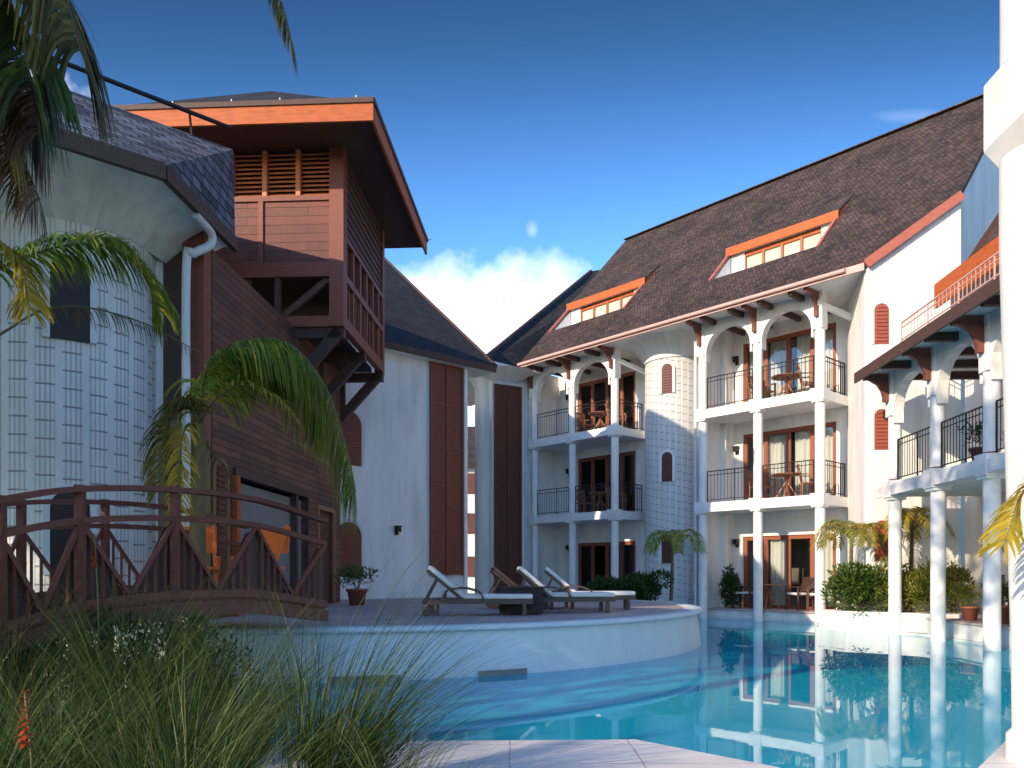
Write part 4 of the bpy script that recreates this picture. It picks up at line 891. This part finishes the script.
# tall palm whose crown hangs in from above
pc = thing('palm', (-4.9, 4.3, 0), 'tall palm hanging dark fronds and a dry brown skirt into the upper left corner', 'palm tree')
cr2 = V((-4.5, 4.9, 5.6)); trunk(pc, [(-4.9, 4.3, 0), (-4.8, 4.4, 2.6), tuple(cr2)], .16, .12)
def hangf(pts, mat, **kw): frond([cr2] + pts, pc, mat, rn, **kw)
hangf([at(-60, -90, 5.0), at(10, -70, 5.0), at(58, -20, 5.0), at(80, 50, 5.0)], 'frondolive', ll=.95, droop=1.3, n=130, lfw=.017, t0=.25, hang=.4)
hangf([at(-90, -60, 4.8), at(-30, -40, 4.8), at(15, 10, 4.8), at(30, 80, 4.8)], 'leafdark', ll=.9, droop=1.4, n=120, lfw=.017, t0=.2, hang=.5)
hangf([at(-110, -30, 5.1), at(-60, -20, 5.2), at(-15, 30, 5.2), at(5, 120, 5.2)], 'frondolive', ll=.9, droop=1.5, n=120, lfw=.017, t0=.2, hang=.5)
hangf([at(-90, -10, 5.3), at(-20, 10, 5.4), at(25, 70, 5.4), at(45, 130, 5.4)], 'frondbrown', ll=.75, droop=1.6, n=130, lfw=.012, t0=.3, hang=.9)
hangf([at(-90, 20, 5.5), at(-30, 60, 5.6), at(10, 130, 5.6), at(40, 200, 5.6)], 'frondbrown', ll=.6, droop=1.6, n=110, lfw=.009, t0=.3, hang=.9)
hangf([at(40, -190, 4.9), at(170, -150, 4.9), at(240, -70, 4.9), at(275, -15, 4.9), at(290, 35, 4.9)], 'frondolive', ll=.42, droop=1.5, n=120, lfw=.011, t0=.4, hang=.3)
for k in range(5):
    a = R(150 + 40 * k); hangf([cr2 + V((math.cos(a) * .9, math.sin(a) * .9, .6)), cr2 + V((math.cos(a) * 1.9, math.sin(a) * 1.9, .3)), cr2 + V((math.cos(a) * 2.5, math.sin(a) * 2.5, -.7))], 'frond', ll=.7, droop=1.0, n=60, lfw=.013)
# yellow palm at right edge
pd = thing('palm', (4.6, 4.3, .05), 'palm at the right edge pushing a bright yellow frond in front of the near pillar', 'palm tree')
cr3 = V((4.35, 4.5, 2.15)); trunk(pd, [(4.6, 4.3, .05), (4.5, 4.4, 1.2), tuple(cr3)], .09, .07)
frond([cr3, at(1120, 440, 4.6), at(1070, 455, 4.7), at(1025, 490, 4.8), at(1004, 545, 4.8)], pd, 'frondyellow', rn, ll=.34, droop=.45, n=80, lfw=.013, t0=.15, spread=1.1)
frond([cr3, cr3 + V((.4, -.4, .7)), cr3 + V((1.1, -.9, .5)), cr3 + V((1.5, -1.2, -.3))], pd, 'frondyellow', rn, ll=.5, droop=.7, n=50)
frond([cr3, cr3 + V((.5, .4, .7)), cr3 + V((1.1, .8, .6)), cr3 + V((1.6, 1.0, -.2))], pd, 'frondyellow', rn, ll=.5, droop=.7, n=50)
def small_palm(loc, h, R_, mat, n, label, seed, mats=None):
    rn = random.Random(seed); t = thing('small_palm', loc, label, 'palm tree', 'small palms at the building feet'); loc = V(loc); top = loc + V((.05, 0, h))
    trunk(t, [loc, loc + V((.03, 0, h * .5)), top], .055, .035)
    for k in range(n):
        a = 2 * math.pi * (k + rn.uniform(0, .5)) / n; r = R_ * rn.uniform(.8, 1.1); e = V((math.cos(a), math.sin(a), 0)); u = rn.uniform(.25, .5)
        frond([top, top + e * r * .4 + V((0, 0, u)), top + e * r * .8 + V((0, 0, u * .8)), top + e * r * 1.05 + V((0, 0, -.15))], t, (mats or [mat])[k % len(mats or [mat])], rn, ll=.34, droop=1.0, n=34, lfw=.016, t0=.15)
    return t
small_palm(tuple(fA(19.75, 7.1, .42)), 1.75, .85, 'frondyellow', 9, 'small yellow green palm in the corner planter before the right bay', 31, ['leaflime', 'frondyellow', 'leaflime'])
small_palm(tuple(fA(19.35, 8.35, .42)), 1.95, .8, 'frondyellow', 8, 'small golden palm beside the lowest arched window of the corner wall', 32)
small_palm(tuple(V((4.55, 22.9, .6))), 1.55, .95, 'leaflime', 7, 'small lime green palm in the shade before the far round turret', 33, ['frond', 'leaflime'])

# shade trees outside the frame, behind and left of the camera
def shade_tree(loc, h, cr, n, label, seed, cz=None, rz_=None):
    rn = random.Random(seed); t = thing('shade_tree', loc, label, 'tree', 'broad trees behind the viewer'); loc = V(loc)
    top = loc + V((.2, .1, h * .55)); m = MB(); m.tube([loc, loc.lerp(top, .5) + V((.1, 0, 0)), top], [.24, .18, .14], 10)
    for k in range(9):
        a = 2 * math.pi * k / 9; e = top + V((math.cos(a) * cr * .7, math.sin(a) * cr * .7, rn.uniform(.1, .4) * h)); m.tube([top, top.lerp(e, .5) + V((0, 0, .2)), e], [.10, .06, .02], 6)
    obj('trunk', m, 'bark', t)
    m = MB(); leaf_blob(m, loc + V((0, 0, cz or h * .62)), (cr, cr, rz_ or h * .42), n, .34, rn); obj('crown', m, 'leafdark', t, recalc=False)
shade_tree((-9.6, 3.4, 0), 7.4, 2.7, 1300, 'broad dark tree on the left bank, the one nearest the turret house', 41)
shade_tree((-7.6, 0.6, 0), 11.0, 2.9, 2300, 'very tall tree with a high crown, on the left just behind the viewer', 45, 10.4, 2.9)
shade_tree((-13.2, 0.2, 0), 8.6, 3.0, 3000, 'tallest dark tree, farthest behind the viewer', 43)

# ------------------------------------------------------------------ BRIDGE
br = thing('footbridge', (-3.6, 8.2, .0), 'arched wooden footbridge with red brown railings from the planted bank to the round deck', 'bridge')
NEAR = [(at(px, py, D)) for px, py, D in ((-70, 515, 5.7), (0, 500, 6.2), (80, 489, 6.8), (175, 490, 7.6), (256, 500, 8.5), (325, 521, 9.6))]
OFF = V((-1.45, 1.55, 0.0)); FAR = [p + OFF + V((0, 0, .02)) for p in NEAR]
mb = MB(); np_ = cr_path(NEAR, 6); fp_ = cr_path(FAR, 6)
for k in range(len(np_) - 1):
    q = [np_[k], np_[k + 1], fp_[k + 1], fp_[k]]; q = [v - V((0, 0, 1.08)) for v in q]; g = .02
    mb.prism([q[0].lerp(q[1], g), q[1].lerp(q[0], g), q[2].lerp(q[3], g), q[3].lerp(q[2], g)], (0, 0, .05))
obj('deck_boards', mb, 'bridgewood', br)
for side, pts in (('near', NEAR), ('far', FAR)):
    mb = MB(); p = cr_path(pts, 8)
    for a, b in zip(p[:-1], p[1:]): mb.bar(a, b + (b - a) * .02, .10, .05)
    obj('handrail', mb, 'bridgewood', br)
    for dz, w_, h_ in ((.27, .05, .055), (1.0, .06, .08)):
        mb = MB()
        for a, b in zip(p[:-1], p[1:]): mb.bar(a - V((0, 0, dz)), b - V((0, 0, dz)) + (b - a) * .02, w_, h_)
        obj('rail', mb, 'bridgewood', br)
    mb = MB()
    for a, b in zip(p[:-1], p[1:]): mb.bar(a - V((0, 0, 1.14)), b - V((0, 0, 1.14)), .10, .14)
    obj('girder', mb, 'bridgewood', br)
    for ip, a in enumerate(pts):
        m = MB(); m.bar(a + V((0, 0, .035)), V((a.x, a.y, a.z - 1.2)), .07, .07)
        if ip < 4: m.bar(V((a.x, a.y, a.z - 1.25)), V((a.x, a.y, -1.0)), .12, .12); obj('post', m, 'bridgewood', br)
    for i in range(len(pts) - 1):
        a, b = pts[i], pts[i + 1]; z = V((0, 0, 1)); m = MB()
        m.bar(a - z * .28, a.lerp(b, .52) - z * .98, .036, .036); m.bar(b - z * .28, a.lerp(b, .48) - z * .98, .036, .036)
        obj('brace', m, 'bridgewood', br)
        L = (b - a).length; n = int(L / .10); m = MB(); m.bar(a - z * .965, b - z * .965, .03, .03)
        for k in range(1, n):
            q = k / n; w = a.lerp(b, q); hh = .28 + .70 * min(q, 1 - q) / .5
            m.bar(w - z * hh, w - z * .98, .022, .022)
        obj('balustrade', m, 'bridgewood', br)
        if side == 'near':
            for s, e in ((a, b), (b, a)):
                d = s.lerp(e, .47); off = V((-.03, .04, 0)); m = MB()
                m.prism([s - z * .31 + off, s - z * .98 + off, d - z * .98 + off, s.lerp(e, .12) - z * .36 + off], V((-.012, .016, 0))); obj('rail_panel', m, 'darkwood', br)

# ------------------------------------------------------------------ GRASS BANK
def grass_clump(loc, n, h, spread, label, seed, lean=(0, 0), mat='grass', group='tall grass clumps on the bank', w=.0036):
    rn = random.Random(seed); m = MB(); loc = V(loc)
    for _ in range(n):
        a = rn.uniform(0, 2 * math.pi); rr = abs(rn.gauss(0, .5)) * spread * .5; p = loc + V((math.cos(a) * rr, math.sin(a) * rr, 0)); L = h * rn.uniform(.6, 1.25)
        out_ = V((math.cos(a) + lean[0], math.sin(a) + lean[1], 0)) * rn.uniform(.15, .75); v = (V((0, 0, 1)) + out_ * .75).normalized(); seg = 7; ww = w * rn.uniform(.7, 1.3); vs = []; c = p.copy()
        sd_ = V((-v.y + rn.uniform(-.6, .6), v.x + rn.uniform(-.6, .6), 0)).normalized()
        for j in range(seg + 1):
            k = ww * (1 - .85 * j / seg); vs += [c + sd_ * k, c - sd_ * k]; c = c + v * L / seg; v = (v + out_.normalized() * .06 + V((0, 0, -.055 * (1 + j * .35) * rn.uniform(.4, 1.6)))).normalized()
        m.add(vs, [(2 * j, 2 * j + 2, 2 * j + 3, 2 * j + 1) for j in range(seg)], True)
    t = thing('grass_clump', loc, label, 'grass clump', group); obj('blades', m, mat, t, recalc=False); return t
grass_clump((-1.05, 4.45, .05), 384, 1.12, .55, 'tall arching grass clump, the one leaning out over the pool edge', 51, (.9, .1))
grass_clump((-.95, 4.7, .05), 260, 1.35, .4, 'longest grass clump, its blades fanned far right across the water', 59, (1.5, .1), w=.0036)
grass_clump((-1.75, 4.2, .05), 384, 1.05, .6, 'tall arching grass clump left of the one leaning over the pool', 52, (.5, .2))
grass_clump((-1.4, 3.5, .05), 322, .85, .6, 'short dense grass clump at the bottom edge of the bank', 53, (.3, .1))
grass_clump((-2.45, 4.35, .05), 347, .98, .6, 'grass clump in front of the footbridge posts', 54, (.1, .2))
grass_clump((-2.35, 3.5, .05), 297, .85, .6, 'grass clump beside the red flower spike', 55, (.2, .1))
grass_clump((-3.2, 4.9, .05), 322, 1.05, .6, 'grass clump at the left edge under the handrail', 56, (.2, .2))
grass_clump((-1.9, 5.3, .05), 260, .95, .45, 'grass clump on the waterside beyond the others', 57, (.4, .4))
grass_clump((-.55, 3.75, .05), 186, .62, .4, 'sparse grass clump on the stone coping edge', 58, (.5, .3))
grass_clump((-2.75, 5.75, .05), 384, 1.32, .6, 'tall grass clump hiding the bridge girder at the middle post', 151, (.25, .1))
grass_clump((-2.0, 5.95, .05), 322, 1.18, .5, 'grass clump before the bridge end post at the round deck', 152, (.4, .1))
grass_clump((-3.7, 5.9, .05), 384, 1.32, .6, 'feathery grass clump under the left end of the handrail', 153, (.2, .1))
grass_clump((-3.0, 6.15, .05), 297, 1.3, .5, 'grass clump close to the bridge stilts in the shade', 154, (.2, .1))
for gx, gy, gn, gh, gl in ((-3.35, 5.45, 520, 1.05, 'loose feathery reed clump at the left edge, just below the handrail'), (-2.55, 6.1, 420, .95, 'loose feathery reed clump before the middle of the footbridge'),
                           (-1.35, 5.55, 360, .85, 'thin reed clump at the water edge leaning towards the round deck'), (-4.1, 5.4, 420, 1.1, 'loose reed clump cut by the left edge of the picture')):
    grass_clump((gx, gy, .05), int(gn * .7), gh, .8, gl, int(gn + gh * 100), (.55, .1), w=.0032)
def wand(loc, h, label, seed):
    rn = random.Random(seed); loc = V(loc); t = thing('flower_spike', loc, label, 'flower', 'red flower spikes among the grass')
    m = MB(); p = cr_path([loc, loc + V((.05, 0, h * .5)), loc + V((.02, .0, h))], 6); m.tube(p, .006, 5); obj('stalk', m, 'rachis', t)
    m = MB()
    for k in range(60):
        q = k / 60; c = loc + V((.02, 0, h - .22 + .24 * q)); a = k * 2.4; d = V((math.cos(a), math.sin(a), .25 - .9 * (1 - q))).normalized() * (.055 * (1 - .6 * q)); m.quadleaf(c, d, .011, V((0, 0, 1)))
    obj('petals', m, 'flower', t, recalc=False)
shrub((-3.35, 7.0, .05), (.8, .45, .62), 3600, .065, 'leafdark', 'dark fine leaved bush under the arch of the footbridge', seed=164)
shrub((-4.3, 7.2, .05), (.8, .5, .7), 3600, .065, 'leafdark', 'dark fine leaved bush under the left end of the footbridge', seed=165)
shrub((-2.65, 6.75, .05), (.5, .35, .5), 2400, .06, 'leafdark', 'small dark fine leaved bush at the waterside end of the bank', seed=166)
wand((-2.18, 3.55, .05), .78, 'red flower spike low at the left edge of the picture', 61)
wand((-3.15, 6.0, .1), 1.55, 'orange red flower cluster in front of the footbridge', 62)
grass_clump((-1.75, 3.75, .05), 420, .75, .8, 'short thick grass clump low between the taller ones', 166, (.2, .1), w=.0036)
grass_clump((-2.6, 3.9, .05), 380, .8, .7, 'short grass clump behind the lowest red flower spike', 167, (.2, .1), w=.0036)

# ------------------------------------------------------------------ FURNITURE
def make_lounger(label, mat='loungewood', cush='cushion'):
    t = thing('sun_lounger', (0, 0, 0), label, 'sun lounger', 'sun loungers on the round deck'); L, Wd, H = 1.95, .64, .30
    m = MB()
    for y in (-Wd / 2, Wd / 2): m.box(ID, -.0, L, y - .025, y + .025, H - .09, H)
    for x in (0.02, .7, 1.3, L - .02): m.box(ID, x - .025, x + .025, -Wd / 2 + .026, Wd / 2 - .026, H - .08, H - .02)
    for k in range(12): x = .78 + k * .098; m.box(ID, x - .035, x + .035, -Wd / 2 + .027, Wd / 2 - .027, H - .019, H - .002)
    obj('frame', m, mat, t)
    for x in (.22, L - .15):
        for y in (-Wd / 2 + .01, Wd / 2 - .01): m = MB(); m.box(ID, x - .035, x + .035, y - .03, y + .03, 0, H - .091); obj('leg', m, mat, t)
    m = MB(); m.box(ID, .72, L, -Wd / 2 + .02, Wd / 2 - .02, H + .001, H + .085); o = obj('seat_cushion', m, cush, t); bv(o)
    # raised back
    a = R(40); d = V((-math.cos(a), 0, math.sin(a))); u = V((math.sin(a), 0, math.cos(a))); b0 = V((.72, 0, H))
    fb = lambda x, y, z: b0 + d * x + V((0, y, 0)) + u * z
    m = MB(); m.box(fb, 0, .82, -Wd / 2 + .02, -Wd / 2 + .07, -.05, 0); m.box(fb, 0, .82, Wd / 2 - .07, Wd / 2 - .02, -.05, 0)
    for k in range(8): x = .05 + k * .104; m.box(fb, x - .036, x + .036, -Wd / 2 + .071, Wd / 2 - .071, -.04, -.02)
    m.bar(fb(.6, -Wd / 2 + .05, -.04), V((.02, -Wd / 2 + .05, H - .05)), .035); m.bar(fb(.6, Wd / 2 - .05, -.04), V((.02, Wd / 2 - .05, H - .05)), .035)
    obj('backrest', m, mat, t)
    m = MB(); m.box(fb, .02, .84, -Wd / 2 + .03, Wd / 2 - .03, .003, .08); o = obj('back_cushion', m, cush, t); bv(o)
    for y in (-Wd / 2 - .03, Wd / 2 + .03):
        m = MB(); p = cr_path([V((.36, y, H - .04)), V((.42, y, H + .15)), V((.75, y, H + .19)), V((1.02, y, H + .10)), V((1.08, y, H - .05))], 6)
        for q, w in zip(p[:-1], p[1:]): m.bar(q, w, .045, .03)
        obj('armrest', m, mat, t)
    for y in (-Wd / 2 - .05, Wd / 2 + .05):
        m = MB(); m.tube([V((.08, y - .02, .09)), V((.08, y + .02, .09))], .09, 16); obj('wheel', m, mat, t)
    return t
def bv(o, w=.02):
    b = o.modifiers.new('bevel', 'BEVEL'); b.width = w; b.segments = 3
    for p in o.data.polygons: p.use_smooth = True
def place(o, p, rz_): o.location = p; o.rotation_euler = (0, 0, rz_); return o
l0 = make_lounger('nearest sun lounger on the deck, pale cushion, raised back at the left')
place(l0, V(((424 - 512) / 800 * 13.0, 13.0, DZ)), R(2)); l0.scale = (.9, .9, .9)
for px, D, rz_, lb in ((513, 14.0, R(5), 'middle sun lounger behind the wicker table, pale back cushion facing left'), (541, 15.2, R(-2), 'right hand sun lounger with thin upright back, its foot nearest the shrubs')):
    c = copy_tree(l0); c['label'] = lb; place(c, V(((px - 512) / 800 * D, D, DZ)), rz_)
l3 = make_lounger('bare dark wooden sun lounger between the pale ones, mostly hidden by the wicker table', 'teak', 'teak'); place(l3, V(((488 - 512) / 800 * 15.6, 15.6, DZ)), R(8)); l3.scale = (.9, .9, .9)
t = thing('wicker_table', at(521, 614.5, 13.4), 'dark brown wicker box table between the sun loungers', 'side table')
o_ = WP[t]; o_ = V((o_.x, o_.y, DZ)); t.location = o_; WP[t] = o_
m = MB(); fk = lambda x, y, z: o_ + V((x, y, z)); m.box(fk, -.36, .36, -.28, .28, .03, .43); obj('body', m, 'wicker', t); m = MB(); m.box(fk, -.38, .38, -.3, .3, .431, .46); obj('table_top', m, 'wicker', t)
for x in (-.32, .32):
    for y in (-.24, .24): m = MB(); m.box(fk, x - .025, x + .025, y - .025, y + .025, 0, .03); obj('foot', m, 'darkwood', t)

def make_chair(label, mat='teak', cush=None, group='wooden balcony chairs', arm=True):
    t = thing('armchair', (0, 0, 0), label, 'chair', group); w = .27
    m = MB()
    for k in range(6): y = -.22 + k * .088; m.box(ID, -w, w, y - .036, y + .036, .41, .435)
    obj('seat', m, mat, t)
    m = MB(); m.bar((-w, .25, .43), (-w, .36, .92), .04); m.bar((w, .25, .43), (w, .36, .92), .04); m.bar((-w - .02, .36, .92), (w + .02, .36, .92), .07, .04); m.bar((-w, .28, .55), (w, .28, .55), .04, .03)
    for k in range(7): x = -w + .07 + k * (2 * w - .14) / 6; m.bar((x, .285, .56), (x, .355, .90), .035, .015)
    obj('backrest', m, mat, t)
    for x in (-w, w):
        m = MB(); m.bar((x, -.24, 0), (x, -.24, .64 if arm else .41), .045); obj('leg', m, mat, t)
        m = MB(); m.bar((x, .27, 0), (x, .25, .43), .045); obj('leg', m, mat, t)
        if arm: m = MB(); m.bar((x, -.27, .66), (x, .31, .66), .06, .025); obj('armrest', m, mat, t)
    if cush: m = MB(); m.box(ID, -w + .02, w - .02, -.24, .22, .436, .50); bv(obj('cushion', m, cush, t))
    return t
def make_table(label, mat='teak', group='round balcony tables'):
    t = thing('round_table', (0, 0, 0), label, 'table', group); m = MB()
    m.lathe((0, 0, 0), [(.0, .70), (.42, .70), (.42, .735), (.0, .735)], 28); obj('table_top', m, mat, t)
    for k in range(4):
        a = R(45 + 90 * k); m = MB(); m.bar((math.cos(a) * .34, math.sin(a) * .34, 0), (math.cos(a) * -.10, math.sin(a) * -.10, .70), .045, .035); obj('leg', m, mat, t)
    return t
rzM = math.atan2(-.668, .744) * -1
ang0 = math.atan2(.744, -.668)     # along the facade
SPOTS = [('right bay, top balcony', 0, 6.32), ('right bay, middle balcony', 0, 3.5), ('left bay, top balcony', 7.3, 6.32), ('left bay, middle balcony', 7.3, 3.5)]
ch0 = tb0 = None
for nm, s0, z in SPOTS:
    off = -.45 if s0 < 3 else -.6
    if tb0 is None: tb0 = make_table(''); tt = tb0
    else: tt = copy_tree(tb0)
    tt['label'] = 'round wooden table on the ' + nm; place(tt, fM(s0 + off, .72, z), .3)
    for j, (ds, dt, r) in enumerate(((.78, .75, ang0 + R(85) + math.pi), (-.72, .8, ang0 - R(60)))):
        if ch0 is None: ch0 = make_chair(''); c = ch0
        else: c = copy_tree(ch0)
        c['label'] = ('wooden armchair left of the table on the ' if j == 0 else 'wooden armchair right of the table on the ') + nm
        place(c, fM(s0 + off + ds, dt, z), r)
g0 = make_chair('dark armchair with pale cushion on the poolside terrace, the left one behind the pillar', 'darkwood', 'cushion', 'cushioned terrace chairs'); place(g0, fM(1.0, .85, .325), ang0 + R(100))
for s, t_, r, lb in ((-.72, .95, R(-25), 'wooden armchair with pale cushion facing the pool on the right of the terrace'), (-1.35, .75, R(-60), 'low armchair with pale cushion at the right end of the terrace by the shrubs')):
    c = copy_tree(g0); c['label'] = lb; place(c, fM(s, t_, .325), ang0 + R(180) + r)
c = copy_tree(tb0); c['label'] = 'round wooden table on the poolside terrace of the right bay'; place(c, fM(.2, .85, .325), .2)
c = copy_tree(g0); c['label'] = 'cushioned chair on the terrace of the right arcade wing'; place(c, fA(16.0, 9.0, .405), R(70)); c['group'] = 'cushioned terrace chairs'
# orange chair shapes added in place of sunlight on the far railing's wood
oc = thing('sun_patch_chair', (-3.25, 10.25, .95), 'orange crossed-leg chair shape standing in for sun patches on the far bridge railing', 'chair'); o_ = WP[oc]; fk = lambda x, y, z: o_ + V((x, y, z))
m = MB(); m.box(fk, -.25, .25, -.2, .22, .47, .50); obj('seat', m, 'sunorange', oc)
m = MB(); m.prism([fk(-.27, .24, .68), fk(.27, .24, .68), fk(.27, .30, 1.02), fk(-.27, .30, 1.02)], (0, .015, 0)); obj('backrest', m, 'sunorange', oc)
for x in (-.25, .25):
    m = MB(); m.bar(fk(x, .26, 0), fk(x, -.2, .62), .04); obj('leg', m, 'sunorange', oc)
    m = MB(); m.bar(fk(x * .9, -.26, 0), fk(x * .9, .30, 1.04), .04); obj('leg', m, 'sunorange', oc)
c = copy_tree(oc); c['label'] = 'second orange chair shape standing in for sun patches, further left behind the bridge posts'; place(c, V((-3.95, 10.0, .95)), R(25)); oc['group'] = c['group'] = 'orange stand-ins for sunlit railing wood'; oc.rotation_euler = (0, 0, R(-20))
# pots
def potted(loc, s, label, mat, seed, pot='terracotta', n=500):
    rn = random.Random(seed); loc = V(loc); t = thing('potted_plant', loc, label, 'potted plant'); m = MB()
    m.lathe(loc, [(.0, .0), (.15 * s, 0), (.21 * s, .30 * s), (.24 * s, .30 * s), (.24 * s, .35 * s), (.19 * s, .35 * s), (.18 * s, .31 * s), (.0, .30 * s)], 24); obj('pot', m, pot, t)
    m = MB(); leaf_blob(m, loc + V((0, 0, .58 * s)), (.42 * s, .42 * s, .30 * s), n, .085 * s, rn); obj('foliage', m, mat, t, recalc=False)
    m = MB()
    for k in range(7): a = rn.uniform(0, 6.28); m.tube([loc + V((0, 0, .3 * s)), loc + V((math.cos(a) * .1 * s, math.sin(a) * .1 * s, .5 * s)), loc + V((math.cos(a) * .28 * s, math.sin(a) * .28 * s, .68 * s))], .008 * s, 5)
    obj('stem', m, 'bark', t); return t
potted(((357 - 512) / 800 * 17.2, 17.2, DZ), 1.0, 'terracotta pot with a loose green plant by the white rear wall', 'leaf', 71)
potted(tuple(fA(15.6, 8.05, 3.43)), .9, 'dark potted plant on the arcade balcony behind the iron railing', 'leafdark', 72, 'darkwood', 420)
potted(tuple(fA(15.9, 8.5, .41)), 1.0, 'terracotta pot with small bush on the wing terrace', 'leaf', 73)
potted(tuple(fA(17.0, 8.55, .41)), .8, 'small terracotta pot beside the yellow green shrub', 'leaflime', 74)
